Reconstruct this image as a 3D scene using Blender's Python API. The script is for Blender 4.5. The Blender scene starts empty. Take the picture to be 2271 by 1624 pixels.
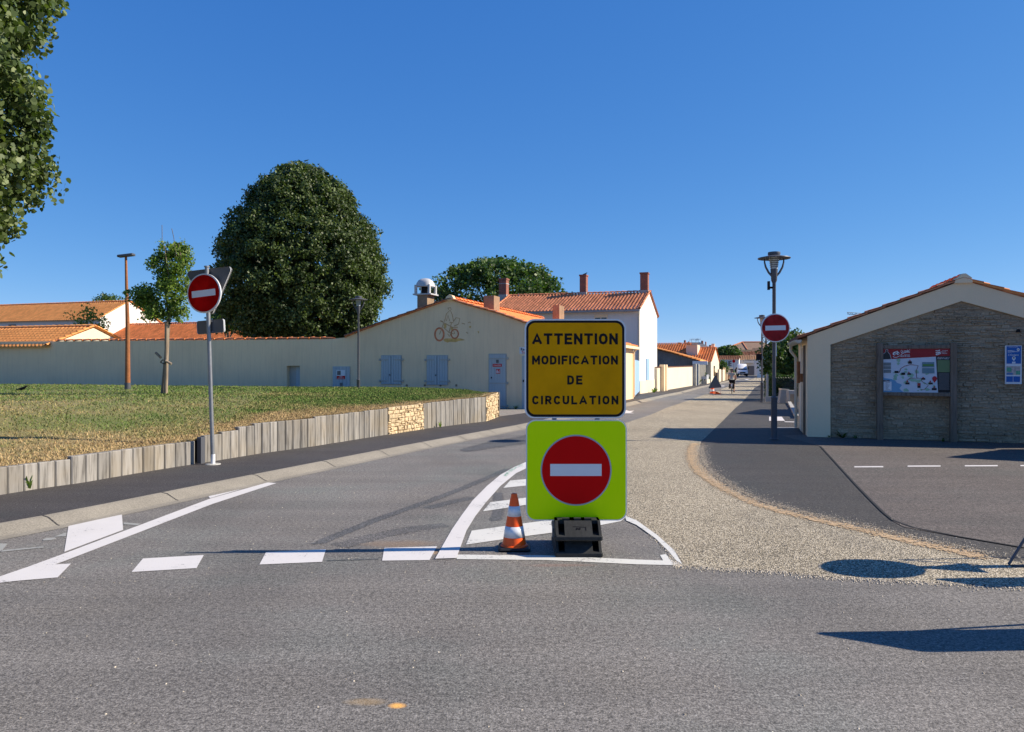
import bpy, bmesh, math, random
import numpy as np
from mathutils import Vector, Matrix, noise
random.seed(7); np.random.seed(7)
R = math.radians
SC = bpy.context.scene
COL = SC.collection
# ------------------------------------------------------------------ camera, sky, sun, exposure
CX, HY, F = 1135.0, 815.0, 1700.0       # measuring frame 2270 px wide
cam = bpy.data.cameras.new('camera'); cam.sensor_width = 36; cam.lens = F/2270*36
cam.shift_y = 3/2270; cam.clip_end = 4000; cam.clip_start = .05
co = bpy.data.objects.new('camera', cam); COL.objects.link(co)
co.location = (0, 0, 1.6); co.rotation_euler = (R(90), 0, 0); SC.camera = co
EL, AZ = 34.0, 2.7
sunv = Vector((math.cos(R(EL))*math.cos(R(AZ)), math.cos(R(EL))*math.sin(R(AZ)), math.sin(R(EL))))
W = bpy.data.worlds.new('World'); SC.world = W; W.use_nodes = True
nt = W.node_tree; bg = nt.nodes['Background']; sk = nt.nodes.new('ShaderNodeTexSky')
sk.sky_type = 'NISHITA'; sk.sun_disc = False; sk.sun_elevation = R(EL); sk.sun_rotation = R(90-AZ)
sk.altitude = 0; sk.air_density = .5; sk.dust_density = 0; sk.ozone_density = 8.0
# camera-like response of the clear sky: a power and gain per channel on the sky radiance
sp_ = nt.nodes.new('ShaderNodeSeparateColor'); cb_ = nt.nodes.new('ShaderNodeCombineColor'); nt.links.new(sk.outputs[0], sp_.inputs[0])
for i_, (e_, k_) in enumerate(((1.08, .9), (.68, .675), (.38, .785))):
    m1 = nt.nodes.new('ShaderNodeMath'); m1.operation = 'MULTIPLY'; m1.inputs[1].default_value = .1743; nt.links.new(sp_.outputs[i_], m1.inputs[0])
    m2 = nt.nodes.new('ShaderNodeMath'); m2.operation = 'POWER'; m2.inputs[1].default_value = e_; nt.links.new(m1.outputs[0], m2.inputs[0])
    m3 = nt.nodes.new('ShaderNodeMath'); m3.operation = 'MULTIPLY'; m3.inputs[1].default_value = k_/1.516/.1; nt.links.new(m2.outputs[0], m3.inputs[0]); nt.links.new(m3.outputs[0], cb_.inputs[i_])
nt.links.new(cb_.outputs[0], bg.inputs[0]); bg.inputs[1].default_value = .1
sl = bpy.data.lights.new('sun', 'SUN'); sl.energy = 4.6; sl.angle = R(.5); sl.color = (1, .89, .73)
so = bpy.data.objects.new('sun', sl); COL.objects.link(so); so.rotation_euler = sunv.to_track_quat('Z', 'Y').to_euler()
SC.view_settings.view_transform = 'Standard'; SC.view_settings.look = 'None'
SC.view_settings.exposure = .7; SC.view_settings.gamma = 1

# ------------------------------------------------------------------ measuring helpers
def g(y):
    return 0.0 if y < 30 else (-.24*(y-30)/25 if y < 55 else -.24)
def G(px, py, h=0.0):
    rx, rz = (px-CX)/F, (HY-py)/F
    D = 20.0
    for _ in range(60):
        D = .5*D + .5*(g(D)+h-1.6)/rz
    return Vector((rx*D, D, g(D)+h))
def P(px, py, D):
    return Vector(((px-CX)/F*D, D, 1.6+(HY-py)/F*D))
class Frame:
    def __init__(s, x, y, z, av=18.5, au=None):
        au = av if au is None else au
        s.o = Vector((x, y, z)); s.v = Vector((math.cos(R(av)), -math.sin(R(av)), 0)); s.u = Vector((math.sin(R(au)), math.cos(R(au)), 0))
    def __call__(s, a, b, z):
        return s.v*a + s.u*b + Vector((0, 0, z))
    def front(s, px, py, b=0.0):
        rx, rz = (px-CX)/F, (HY-py)/F; q = s.o+s.u*b
        a = (q.x - rx*q.y)/(rx*s.v.y - s.v.x); D = q.y+a*s.v.y
        return a, 1.6+rz*D-s.o.z
    def side(s, px, py, a=0.0):
        rx, rz = (px-CX)/F, (HY-py)/F; q = s.o+s.v*a
        b = (q.x - rx*q.y)/(rx*s.u.y - s.u.x); D = q.y+b*s.u.y
        return b, 1.6+rz*D-s.o.z

# ------------------------------------------------------------------ object helpers
def tag(o, label=None, cat=None, group=None, kind=None):
    if label: o['label'] = label
    if cat: o['category'] = cat
    if group: o['group'] = group
    if kind: o['kind'] = kind
    return o
def thing(name, label, cat, loc=(0, 0, 0), group=None, rz=0):
    o = bpy.data.objects.new(name, None); COL.objects.link(o); o.empty_display_size = .2
    o.location = loc; o.rotation_euler = (0, 0, rz)
    return tag(o, label, cat, group)
def kids(o): return [c for c in COL.objects if c.parent == o]
def dup(root, loc, label, rz=None, scale=None):
    r = root.copy(); COL.objects.link(r); r.location = loc; r['label'] = label
    if rz is not None: r.rotation_euler = (0, 0, rz)
    if scale: r.scale = scale
    for c in kids(root):
        d = c.copy(); COL.objects.link(d); d.parent = r
        for e in kids(c):
            f = e.copy(); COL.objects.link(f); f.parent = d
    return r
def link_mesh(name, me, mat, parent=None, smooth=False):
    o = bpy.data.objects.new(name, me); COL.objects.link(o)
    if mat: me.materials.append(mat)
    if parent: o.parent = parent
    if smooth: me.polygons.foreach_set('use_smooth', [True]*len(me.polygons))
    return o
class MB:
    def __init__(s, f=None):
        s.V, s.F, s.f = [], [], f or (lambda x, y, z: Vector((x, y, z)))
    def add(s, vs, fs):
        n = len(s.V); s.V += [tuple(s.f(*v)) for v in vs]; s.F += [tuple(n+i for i in q) for q in fs]; return s
    def box(s, x0, x1, y0, y1, z0, z1, j=0):
        r = (lambda: random.uniform(-j, j)) if j else (lambda: 0)
        vs = [(x+r(), y+r(), z+r()) for z in (z0, z1) for x, y in ((x0, y0), (x1, y0), (x1, y1), (x0, y1))]
        return s.add(vs, [(0, 3, 2, 1), (4, 5, 6, 7), (0, 1, 5, 4), (1, 2, 6, 5), (2, 3, 7, 6), (3, 0, 4, 7)])
    def bbox(s, x0, x1, y0, y1, z0, z1, e=.01):
        # box with chamfered vertical edges and top/bottom edges
        prof = []
        for zz, k in ((z0, e), (z0+e, 0), (z1-e, 0), (z1, e)):
            prof.append([(x0+k+e, y0+k, zz), (x1-k-e, y0+k, zz), (x1-k, y0+k+e, zz), (x1-k, y1-k-e, zz), (x1-k-e, y1-k, zz), (x0+k+e, y1-k, zz), (x0+k, y1-k-e, zz), (x0+k, y0+k+e, zz)])
        vs = [p for ring in prof for p in ring]; fs = [tuple(range(7, -1, -1)), tuple(range(24, 32))]
        for i in range(3):
            for k in range(8):
                fs.append((i*8+k, i*8+(k+1) % 8, (i+1)*8+(k+1) % 8, (i+1)*8+k))
        return s.add(vs, fs)
    def prism(s, poly, y0, y1, axis='y'):
        # poly in (x,z), swept along y  (axis 'y'); or poly in (y,z) swept along x; or (x,y) swept along z
        m = {'y': lambda p, t: (p[0], t, p[1]), 'x': lambda p, t: (t, p[0], p[1]), 'z': lambda p, t: (p[0], p[1], t)}[axis]
        n = len(poly)
        vs = [m(p, y0) for p in poly]+[m(p, y1) for p in poly]
        return s.add(vs, [tuple(range(n)), tuple(range(2*n-1, n-1, -1))]+[(i, i+n, (i+1) % n+n, (i+1) % n) for i in range(n)])
    def flat(s, poly, y, axis='y'):
        m = {'y': lambda p: (p[0], y, p[1]), 'x': lambda p: (y, p[0], p[1]), 'z': lambda p: (p[0], p[1], y)}[axis]
        return s.add([m(p) for p in poly], [tuple(range(len(poly)))])
    def tube(s, pts, r, n=8, cap=True):
        pts = [Vector(p) for p in pts]; rs = r if isinstance(r, (list, tuple)) else [r]*len(pts)
        vs = []; prev = None
        for i, p in enumerate(pts):
            d = (pts[min(i+1, len(pts)-1)]-pts[max(i-1, 0)]).normalized()
            a = Vector((0, 0, 1)) if abs(d.z) < .9 else Vector((1, 0, 0))
            e1 = d.cross(a).normalized() if prev is None else (prev-d*prev.dot(d)).normalized()
            prev = e1; e2 = d.cross(e1)
            for k in range(n):
                t = 2*math.pi*k/n; vs.append(tuple(p+(e1*math.cos(t)+e2*math.sin(t))*rs[i]))
        fs = []
        for i in range(len(pts)-1):
            for k in range(n): fs.append((i*n+k, i*n+(k+1) % n, (i+1)*n+(k+1) % n, (i+1)*n+k))
        if cap: fs += [tuple(range(n-1, -1, -1)), tuple(range((len(pts)-1)*n, len(pts)*n))]
        return s.add(vs, fs)
    def lathe(s, prof, c=(0, 0), n=24, ax='z'):
        vs = []; fs = []
        for r, z in prof:
            for k in range(n):
                t = 2*math.pi*k/n; x, y = r*math.cos(t), r*math.sin(t)
                vs.append((c[0]+x, c[1]+y, z) if ax == 'z' else ((c[0]+x, z, c[1]+y) if ax == 'y' else (z, c[0]+x, c[1]+y)))
        for i in range(len(prof)-1):
            for k in range(n): fs.append((i*n+k, i*n+(k+1) % n, (i+1)*n+(k+1) % n, (i+1)*n+k))
        if prof[0][0] > 1e-4: fs.append(tuple(range(n-1, -1, -1)))
        if prof[-1][0] > 1e-4: fs.append(tuple(range((len(prof)-1)*n, len(prof)*n)))
        return s.add(vs, fs)
    def build(s, name, mat, parent=None, smooth=False, auto=None):
        me = bpy.data.meshes.new(name); me.from_pydata(s.V, [], s.F)
        bm = bmesh.new(); bm.from_mesh(me); bmesh.ops.recalc_face_normals(bm, faces=bm.faces)
        if auto:
            for f in bm.faces: f.smooth = True
            for e in bm.edges:
                if len(e.link_faces) == 2 and e.calc_face_angle(0) > R(auto): e.smooth = False
        bm.to_mesh(me); bm.free()
        me.update()
        return link_mesh(name, me, mat, parent, smooth)
def np_mesh(name, V, K, mat, parent=None, lv=None, faces=None, smooth=False, extra=None):
    """V (N*K,3): N polygons of K corners each, or faces (M,K) index array"""
    me = bpy.data.meshes.new(name); n = len(V)
    idx = np.arange(n, dtype=np.int32) if faces is None else faces.astype(np.int32).ravel()
    m = len(idx)//K
    me.vertices.add(n); me.vertices.foreach_set('co', np.asarray(V, dtype=np.float32).ravel())
    me.loops.add(len(idx)); me.loops.foreach_set('vertex_index', idx)
    me.polygons.add(m); me.polygons.foreach_set('loop_start', np.arange(0, m*K, K, dtype=np.int32))
    me.update(calc_edges=True)
    if lv is not None:
        at = me.attributes.new('lv', 'FLOAT', 'FACE'); at.data.foreach_set('value', np.asarray(lv, dtype=np.float32))
    if extra is not None:
        at = me.attributes.new('dry', 'FLOAT', 'FACE'); at.data.foreach_set('value', np.asarray(extra, dtype=np.float32))
    me.validate()
    return link_mesh(name, me, mat, parent, smooth)
def struct(name, o): o.name = name; o['kind'] = 'structure'; return o

# ------------------------------------------------------------------ materials
def nodes(name):
    m = bpy.data.materials.new(name); m.use_nodes = True; t = m.node_tree
    return m, t, t.nodes['Principled BSDF']
def N(t, typ, **kw):
    n = t.nodes.new(typ)
    for k, v in kw.items():
        if k.startswith('i_'):
            kk = k[2:]; n.inputs[int(kk) if kk.isdigit() else kk].default_value = v
        else: setattr(n, k, v)
    return n
def c4(c, k=1): return (min(c[0]*k, 1), min(c[1]*k, 1), min(c[2]*k, 1), 1)
def mixc(t, fac, a, b, mode='MIX'):
    m = N(t, 'ShaderNodeMix', data_type='RGBA', blend_type=mode)
    for sock, v in ((m.inputs[0], fac), (m.inputs[6], a), (m.inputs[7], b)):
        if isinstance(v, (tuple, list)): sock.default_value = v if len(v) == 4 else c4(v)
        elif isinstance(v, (int, float)): sock.default_value = v
        else: t.links.new(v, sock)
    return m.outputs[2]
def ramp(t, fac, stops):
    r = N(t, 'ShaderNodeValToRGB'); t.links.new(fac, r.inputs[0]); e = r.color_ramp.elements
    while len(e) < len(stops): e.new(.5)
    for i, (p, c) in enumerate(stops):
        e[i].position = p; e[i].color = c if isinstance(c, tuple) and len(c) == 4 else (c4(c) if isinstance(c, tuple) else (c, c, c, 1))
    return r.outputs[0]
def coord(t, world=True, scale=(1, 1, 1)):
    if world: o = N(t, 'ShaderNodeNewGeometry').outputs['Position']
    else: o = N(t, 'ShaderNodeTexCoord').outputs['Object']
    if scale != (1, 1, 1):
        m = N(t, 'ShaderNodeMapping'); m.inputs['Scale'].default_value = scale; t.links.new(o, m.inputs[0]); o = m.outputs[0]
    return o
def noi(t, co_, scale, detail=3, rough=.6, typ='noise'):
    if typ == 'noise': n = N(t, 'ShaderNodeTexNoise', i_Scale=scale, i_Detail=detail, i_Roughness=rough)
    t.links.new(co_, n.inputs['Vector']); return n.outputs[0]
def bump(t, b, h, dist=.01, strength=.6):
    n = N(t, 'ShaderNodeBump', i_Strength=strength, i_Distance=dist); t.links.new(h, n.inputs['Height']); t.links.new(n.outputs[0], b.inputs['Normal'])
def mat(name, col, rough=.8, var=.12, vs=2.0, fine=.0, fs=60, bm=.0, bs=80, spec=.3, metal=0, lv=0, world=False, streak=0, coat=0):
    m, t, b = nodes(name); c = coord(t, world)
    out = mixc(t, ramp(t, noi(t, c, vs, 4), [(.3, 0.0), (.7, 1.0)]), c4(col, 1-var), c4(col, 1+var))
    if fine: out = mixc(t, fine, out, ramp(t, noi(t, c, fs, 2), [(.35, tuple(x*.45 for x in col)), (.65, tuple(min(1, x*1.5) for x in col))]))
    if streak:
        cs = coord(t, world, (7, 7, .5))
        out = mixc(t, ramp(t, noi(t, cs, 1.5, 4), [(.45, 0.0), (.75, streak)]), out, c4(col, .55))
    if lv:
        a = N(t, 'ShaderNodeAttribute', attribute_name='lv')
        out = mixc(t, 1.0, out, ramp(t, a.outputs['Fac'], [(0, 1-lv), (1, 1.0)]), 'MULTIPLY')
    t.links.new(out, b.inputs['Base Color']); b.inputs['Roughness'].default_value = rough
    b.inputs['Specular IOR Level'].default_value = spec; b.inputs['Metallic'].default_value = metal
    if coat: b.inputs['Coat Weight'].default_value = coat
    if bm: bump(t, b, noi(t, c, bs, 4), bm)
    return m
def asphalt(name, col, light=1.9, dark=.3, tint=(1, 1, 1), sc=150, patch=.25, stains=()):
    m, t, b = nodes(name); c = coord(t)
    sp = noi(t, c, sc*.55, 3, .8); sp2 = noi(t, c, sc*.2, 2, .7)
    out = ramp(t, sp, [(.36, c4(col, dark)), (.46, c4(col, .7)), (.54, c4(col, 1.15)), (.64, c4(col, light))])
    out = mixc(t, 1.0, out, ramp(t, sp2, [(.34, .62), (.5, 1.0), (.66, 1.3)]), 'MULTIPLY')
    big = noi(t, coord(t, True, (1, .45, 1)), .55, 5, .6)
    out = mixc(t, 1.0, out, ramp(t, big, [(.3, 1-patch), (.5, 1.0), (.72, 1.0+patch*.5)]), 'MULTIPLY')
    stk = noi(t, coord(t, True, (.22, 2.2, 1)), 1.0, 4, .6)
    out = mixc(t, 1.0, out, ramp(t, stk, [(.35, .9), (.5, 1.0), (.65, 1.1)]), 'MULTIPLY')
    hue = noi(t, coord(t, True, (.7, .9, 1)), .8, 3)
    out = mixc(t, 1.0, out, ramp(t, hue, [(.32, (.93, 1.0, 1.02)), (.5, (1, 1, 1)), (.72, (1.04, .985, .96))]), 'MULTIPLY')
    v = N(t, 'ShaderNodeTexVoronoi', i_Scale=9.0); t.links.new(c, v.inputs['Vector'])
    out = mixc(t, ramp(t, v.outputs['Distance'], [(.035, .85), (.06, 0.0)]), out, (.42, .41, .38, 1))
    for (x, y, rx_, ry_, cc, k) in stains:
        mp = N(t, 'ShaderNodeMapping'); mp.inputs['Location'].default_value = (-x/rx_, -y/ry_, 0); mp.inputs['Scale'].default_value = (1/rx_, 1/ry_, 0)
        t.links.new(c, mp.inputs[0]); ln = N(t, 'ShaderNodeVectorMath', operation='LENGTH'); t.links.new(mp.outputs[0], ln.inputs[0])
        nn = N(t, 'ShaderNodeMath', operation='MULTIPLY_ADD'); t.links.new(noi(t, c, 5, 4), nn.inputs[0]); nn.inputs[1].default_value = .6
        t.links.new(ln.outputs['Value'], nn.inputs[2])
        out = mixc(t, ramp(t, nn.outputs[0], [(.6, k), (1.15, 0.0)]), out, c4(cc))
    t.links.new(out, b.inputs['Base Color']); b.inputs['Roughness'].default_value = .78; b.inputs['Specular IOR Level'].default_value = .35
    bump(t, b, sp, .006, .8)
    return m
def gravel_mat(name):
    m, t, b = nodes(name); c = coord(t)
    v = N(t, 'ShaderNodeTexVoronoi', i_Scale=75.0); t.links.new(c, v.inputs['Vector'])
    sep = N(t, 'ShaderNodeSeparateColor'); t.links.new(v.outputs['Color'], sep.inputs[0])
    out = ramp(t, sep.outputs[0], [(0, (.17, .15, .115)), (.22, (.44, .375, .265)), (.55, (.68, .58, .41)), (1, (.92, .81, .62))])
    out = mixc(t, ramp(t, v.outputs['Distance'], [(.35, 0.0), (.62, .85)]), out, (.05, .045, .035, 1))
    big = noi(t, coord(t, True, (1, .5, 1)), .5, 4)
    out = mixc(t, 1.0, out, ramp(t, big, [(.3, .82), (.55, 1.0), (.75, 1.06)]), 'MULTIPLY')
    wear = noi(t, coord(t, True, (.9, .25, 1)), .8, 5)
    out = mixc(t, ramp(t, wear, [(.56, 0.0), (.75, .35)]), out, (.13, .125, .115, 1))
    t.links.new(out, b.inputs['Base Color']); b.inputs['Roughness'].default_value = .9; b.inputs['Specular IOR Level'].default_value = .2
    inv = N(t, 'ShaderNodeMath', operation='SUBTRACT'); inv.inputs[0].default_value = 1; t.links.new(v.outputs['Distance'], inv.inputs[1])
    bump(t, b, inv.outputs[0], .008, .8)
    return m
def paint_mat(name, col, wear=.35, base=(.13, .13, .13), ws=26):
    m, t, b = nodes(name); c = coord(t)
    n1 = noi(t, c, ws, 6, .8); n2 = noi(t, c, 2.2, 4)
    ad = N(t, 'ShaderNodeMath', operation='MULTIPLY_ADD'); t.links.new(n2, ad.inputs[0]); ad.inputs[1].default_value = .5; t.links.new(n1, ad.inputs[2])
    cc = mixc(t, n2, c4(col, .88), c4(col, 1.05))
    out = mixc(t, ramp(t, ad.outputs[0], [(.50+wear*.12, 1.0), (.56+wear*.14, 0.0)]), cc, c4(base))
    t.links.new(out, b.inputs['Base Color']); b.inputs['Roughness'].default_value = .7
    bump(t, b, noi(t, c, 150, 2), .003, .6)
    return m
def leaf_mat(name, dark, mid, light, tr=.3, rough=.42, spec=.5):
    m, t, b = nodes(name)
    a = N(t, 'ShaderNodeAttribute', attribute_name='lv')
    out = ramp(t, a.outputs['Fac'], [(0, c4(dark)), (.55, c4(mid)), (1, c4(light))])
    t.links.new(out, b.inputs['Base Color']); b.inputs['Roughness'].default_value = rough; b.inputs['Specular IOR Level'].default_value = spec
    ts = N(t, 'ShaderNodeBsdfTranslucent'); mx = N(t, 'ShaderNodeMixShader'); mx.inputs[0].default_value = tr
    tc = mixc(t, 1.0, out, (1.3, 1.5, .5, 1), 'MULTIPLY'); t.links.new(tc, ts.inputs[0])
    t.links.new(b.outputs[0], mx.inputs[1]); t.links.new(ts.outputs[0], mx.inputs[2])
    t.links.new(mx.outputs[0], t.nodes['Material Output'].inputs[0])
    return m
def glass_mat(name, col=(.05, .06, .07)):
    m, t, b = nodes(name); b.inputs['Base Color'].default_value = c4(col); b.inputs['Roughness'].default_value = .12
    b.inputs['Specular IOR Level'].default_value = .45; return m
def wood_mat(name, col, dark, lv=.45, vertical=True):
    m, t, b = nodes(name)
    c = coord(t, False, (14, 14, 1.2) if vertical else (1.2, 14, 14))
    n1 = noi(t, c, 1.6, 5, .6); n2 = noi(t, coord(t, False), 1.3, 3)
    out = ramp(t, n1, [(.3, c4(dark)), (.5, c4(col)), (.72, c4(col, 1.25))])
    out = mixc(t, ramp(t, n2, [(.45, 0.0), (.7, .5)]), out, c4((col[0]*1.0, col[1]*.85, col[2]*.6)))
    a = N(t, 'ShaderNodeAttribute', attribute_name='lv')
    out = mixc(t, 1.0, out, ramp(t, a.outputs['Fac'], [(0, 1-lv), (1, 1.0)]), 'MULTIPLY') if lv else out
    t.links.new(out, b.inputs['Base Color']); b.inputs['Roughness'].default_value = .85; b.inputs['Specular IOR Level'].default_value = .2
    bump(t, b, n1, .004, .5); return m

m_road = asphalt('asphalt_road', (.19, .177, .16), light=1.6, dark=.42, stains=[(-.70, 3.67, .16, .07, (.42, .28, .12), .4), (-.54, 3.625, .07, .055, (.85, .45, .12), 1.0), (-.62, 6.62, .24, .14, (.45, .27, .12), .45), (-1.0, 6.95, .6, .25, (.26, .17, .1), .5), (.4, 6.2, .5, .08, (.3, .16, .12), .3)])
m_dark = asphalt('asphalt_dark', (.062, .058, .053), light=1.7, sc=170, patch=.15)
m_lot = asphalt('asphalt_reddish', (.12, .103, .09), light=1.7, patch=.12)
m_pave = asphalt('asphalt_footway', (.066, .06, .058), light=1.5, sc=190, patch=.18)
m_patch = asphalt('asphalt_patch', (.115, .115, .115), light=1.5, sc=150, patch=.1)
m_fade = asphalt('asphalt_pale', (.22, .22, .22), light=1.5, sc=150, patch=.2)
m_gravel = gravel_mat('stone_chippings')
m_sand = mat('orange_sand', (.5, .36, .22), .95, .3, 3, .55, 90, .004, 120, .1, world=True)
m_white = paint_mat('road_paint', (.68, .65, .62), .42)
m_worn = paint_mat('road_paint_worn', (.66, .65, .6), .75)
m_fadedp = paint_mat('road_paint_faded', (.34, .34, .31), .6)
m_kerb = mat('kerb_concrete', (.27, .245, .2), .9, .2, 1.5, .35, 70, .003, 60, .2, world=True)
m_conc = mat('concrete', (.42, .41, .37), .9, .18, 3, .3, 60, .003, 50, .2)
m_render = mat('render_cream', (.95, .69, .43), .92, .07, .5, .1, 90, .003, 130, .15, streak=.22)
m_renderw = mat('render_white', (.78, .74, .68), .9, .05, .5, .06, 70, .002, 80, .15, streak=.12)
m_renderc = mat('render_sand', (.76, .66, .5), .9, .06, .6, .08, 70, .002, 80, .15, streak=.15)
m_rendg = mat('render_grey', (.2, .195, .18), .95, .3, 1.2, .4, 20, .004, 30, .1, streak=.4)
m_cut = mat('cut_plaster', (.92, .7, .45), .9, .05, .8, .1, 100, .002, 120, .15)
m_blue = mat('blue_paint', (.46, .50, .50), .55, .06, 1, .05, 40, .0, 50, .35)
m_lblue = mat('pale_blue_paint', (.34, .52, .75), .5, .05, 1)
m_iron = mat('iron_blue', (.45, .43, .38), .5, .05)
m_tile = mat('terracotta', (.92, .27, .09), .85, .12, 1.4, .12, 14, .003, 60, .2, lv=.3)
m_tileo = mat('terracotta_orange', (.97, .38, .12), .85, .08, 1.1, .1, 14, .003, 60, .2, lv=.22)
m_tilep = mat('terracotta_pink', (.86, .32, .16), .85, .14, 1.6, .2, 12, .003, 60, .2, lv=.35)
m_tileb = mat('terracotta_brown', (.3, .13, .075), .9, .2, 1, .2, 12, .003, 60, .2, lv=.4)
m_slate = mat('slate', (.15, .15, .16), .7, .2, 1, .2, 10, .002, 40, .3)
m_brick = None
def brick_mat():
    m, t, b = nodes('red_brick'); c = coord(t, False)
    mp = N(t, 'ShaderNodeMapping'); mp.inputs['Rotation'].default_value = (R(90), 0, 0); t.links.new(c, mp.inputs[0])
    br = N(t, 'ShaderNodeTexBrick', i_Scale=1.0); br.inputs['Brick Width'].default_value = .22; br.inputs['Row Height'].default_value = .065; br.inputs['Mortar Size'].default_value = .008
    br.inputs['Color1'].default_value = (.36, .09, .05, 1); br.inputs['Color2'].default_value = (.22, .06, .04, 1); br.inputs['Mortar'].default_value = (.3, .2, .15, 1)
    t.links.new(mp.outputs[0], br.inputs[0]); t.links.new(br.outputs[0], b.inputs['Base Color']); b.inputs['Roughness'].default_value = .9; return m
m_brick = brick_mat()
m_chim = mat('stained_render', (.3, .21, .14), .95, .25, 2, .3, 30, .003, 60, .1)
m_galv = mat('galvanised_steel', (.26, .27, .28), .45, .12, 5, .1, 30, metal=.6, spec=.5)
m_alu = mat('sign_back_grey', (.13, .13, .13), .5, .06, 3, metal=.3, spec=.5)
m_rim = mat('sign_rim', (.72, .73, .74), .35, .03, 3, metal=.2, spec=.5)
m_lampm = mat('lamp_grey', (.085, .09, .105), .45, .05, 3, spec=.4)
m_rust = mat('rusty_steel', (.3, .12, .05), .8, .25, 2, .3, 20, .001, 60, .2)
m_red = mat('sign_red', (.66, .003, .003), .5, .03, 3, spec=.08)
m_redl = mat('sign_red_faded', (.6, .012, .02), .25, .12, 3, spec=.3)
m_signw = mat('sign_white', (.74, .75, .76), .3, .02, 3, spec=.5)
m_black = mat('sign_black', (.012, .011, .013), .5, 0, 1, spec=.12)
m_glass = glass_mat('dark_glass', (.03, .035, .045))
m_pale = mat('lamp_glass', (.55, .6, .6), .15, .1, 8, spec=.7)
m_rubber = mat('black_rubber', (.012, .012, .013), .6, .2, 6, .1, 40, .001, 60, .4)
m_ballast = mat('dusty_recycled_plastic', (.028, .029, .028), .75, .3, 5, .35, 30, .002, 60, .3)
m_orange = mat('cone_orange', (1.0, .11, .008), .45, .05, 6, spec=.4)
m_bark = mat('bark', (.2, .16, .12), .95, .3, 6, .4, 30, .008, 20, .1)
m_stake = wood_mat('stake_wood', (.3, .24, .18), (.15, .12, .09), 0)
m_plank = wood_mat('weathered_sleeper', (.33, .31, .28), (.14, .13, .115), .42)
m_post = wood_mat('oak_post', (.2, .155, .12), (.09, .07, .055), 0)
m_stone = mat('cream_stone', (.72, .55, .34), .95, .15, 4, .25, 25, .01, 25, .15, lv=.3)
m_rubble = mat('grey_rubble', (.42, .32, .215), .95, .3, .9, .4, 25, .012, 30, .1, lv=.26)
m_mortar = mat('mortar', (.36, .28, .19), .95, .25, 2, .2, 30, .01, 20, .1)
m_skin = mat('skin', (.5, .28, .19), .6, .05, 8)
m_zinc = mat('gutter_beige', (.55, .5, .4), .5, .05, 3, spec=.4)
m_bwood = mat('pale_door_wood', (.5, .4, .27), .8, .15, 3, .2, 20)

# ------------------------------------------------------------------ ground sheets
def sheet(name, pts, m, h, parent=None, cuts=(30, 55), skirt=0):
    bm = bmesh.new(); vs = [bm.verts.new((p[0], p[1], 0)) for p in pts]; bm.faces.new(vs)
    bmesh.ops.triangulate(bm, faces=bm.faces[:])
    for cy in cuts:
        bmesh.ops.bisect_plane(bm, geom=bm.verts[:]+bm.edges[:]+bm.faces[:], plane_co=(0, cy, 0), plane_no=(0, 1, 0))
    for v in bm.verts: v.co.z = g(v.co.y)+h
    bmesh.ops.recalc_face_normals(bm, faces=bm.faces)
    for f in bm.faces:
        if f.normal.z < 0: f.normal_flip()
    me = bpy.data.meshes.new(name); bm.to_mesh(me); bm.free()
    return link_mesh(name, me, m, parent)
def gp(L, h=0): return [G(x, y, h) for x, y in L]
m_earth = mat('dry_earth', (.25, .21, .14), .95, .3, .3, .3, 20, world=True)
struct('ground', sheet('ground', [(-2500, -300), (2500, -300), (2500, 3000), (-2500, 3000)], m_earth, -.03))
road = struct('road', sheet('road', [(-70, -15), (60, -15), (90, 160), (140, 400), (-20, 400), (-70, 60)], m_road, 0))
# kerb line (front foot of the kerb, from near left to far)
kb_px = [(0, 1198), (142, 1172), (355, 1117), (539, 1080), (576, 1070.7), (746, 1036.7), (865, 1009.7), (996, 984), (1101, 963), (1163, 952), (1270, 927), (1386, 902), (1421, 893.5), (1480, 879), (1558, 859.5), (1600, 850.5), (1643, 840.5)]
KB = [Vector((-13, 1.5, 0)), Vector((-8, 3.6, 0)), Vector((-5.6, 5.7, 0))]+gp(kb_px)+[Vector((40, 128, 0)), Vector((43.3, 150, 0)), Vector((44, 200, 0))]
def resample(L, d):
    out = [L[0].copy()]; 
    for a, b in zip(L, L[1:]):
        n = max(1, int((b-a).length/d)); out += [a.lerp(b, (i+1)/n) for i in range(n)]
    return out
def smooth_line(L, k=2):
    for _ in range(k):
        L = [L[0]]+[(L[i-1]+L[i]*2+L[i+1])/4 for i in range(1, len(L)-1)]+[L[-1]]
    return L
KBs = smooth_line(resample(KB, .7), 6)
for p in KBs: p.z = 0
def offs(L, d):
    out = []
    for i, p in enumerate(L):
        t = (L[min(i+1, len(L)-1)]-L[max(i-1, 0)]); t.z = 0; t.normalize(); out.append(p+Vector((-t.y, t.x, 0))*d)
    return out
KH = .08
K0, K1, K2, K3 = KBs, offs(KBs, .035), offs(KBs, .17), offs(KBs, .26)
kv, kf = [], []
joint = 0
for i in range(len(K0)):
    for L, h in ((offs(KBs, -.12), .003), (K0, .006), (K1, .012), (K2, KH-.004), (K3, KH+.008)):
        p = L[i]; kv.append((p.x, p.y, g(p.y)+h))
for i in range(len(K0)-1):
    for k in range(4): kf.append((i*5+k, i*5+k+1, (i+1)*5+k+1, (i+1)*5+k))
kb = MB(); kb.V = kv; kb.F = kf; kerb = struct('kerb', kb.build('kerb', m_kerb, None, auto=50))
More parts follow.
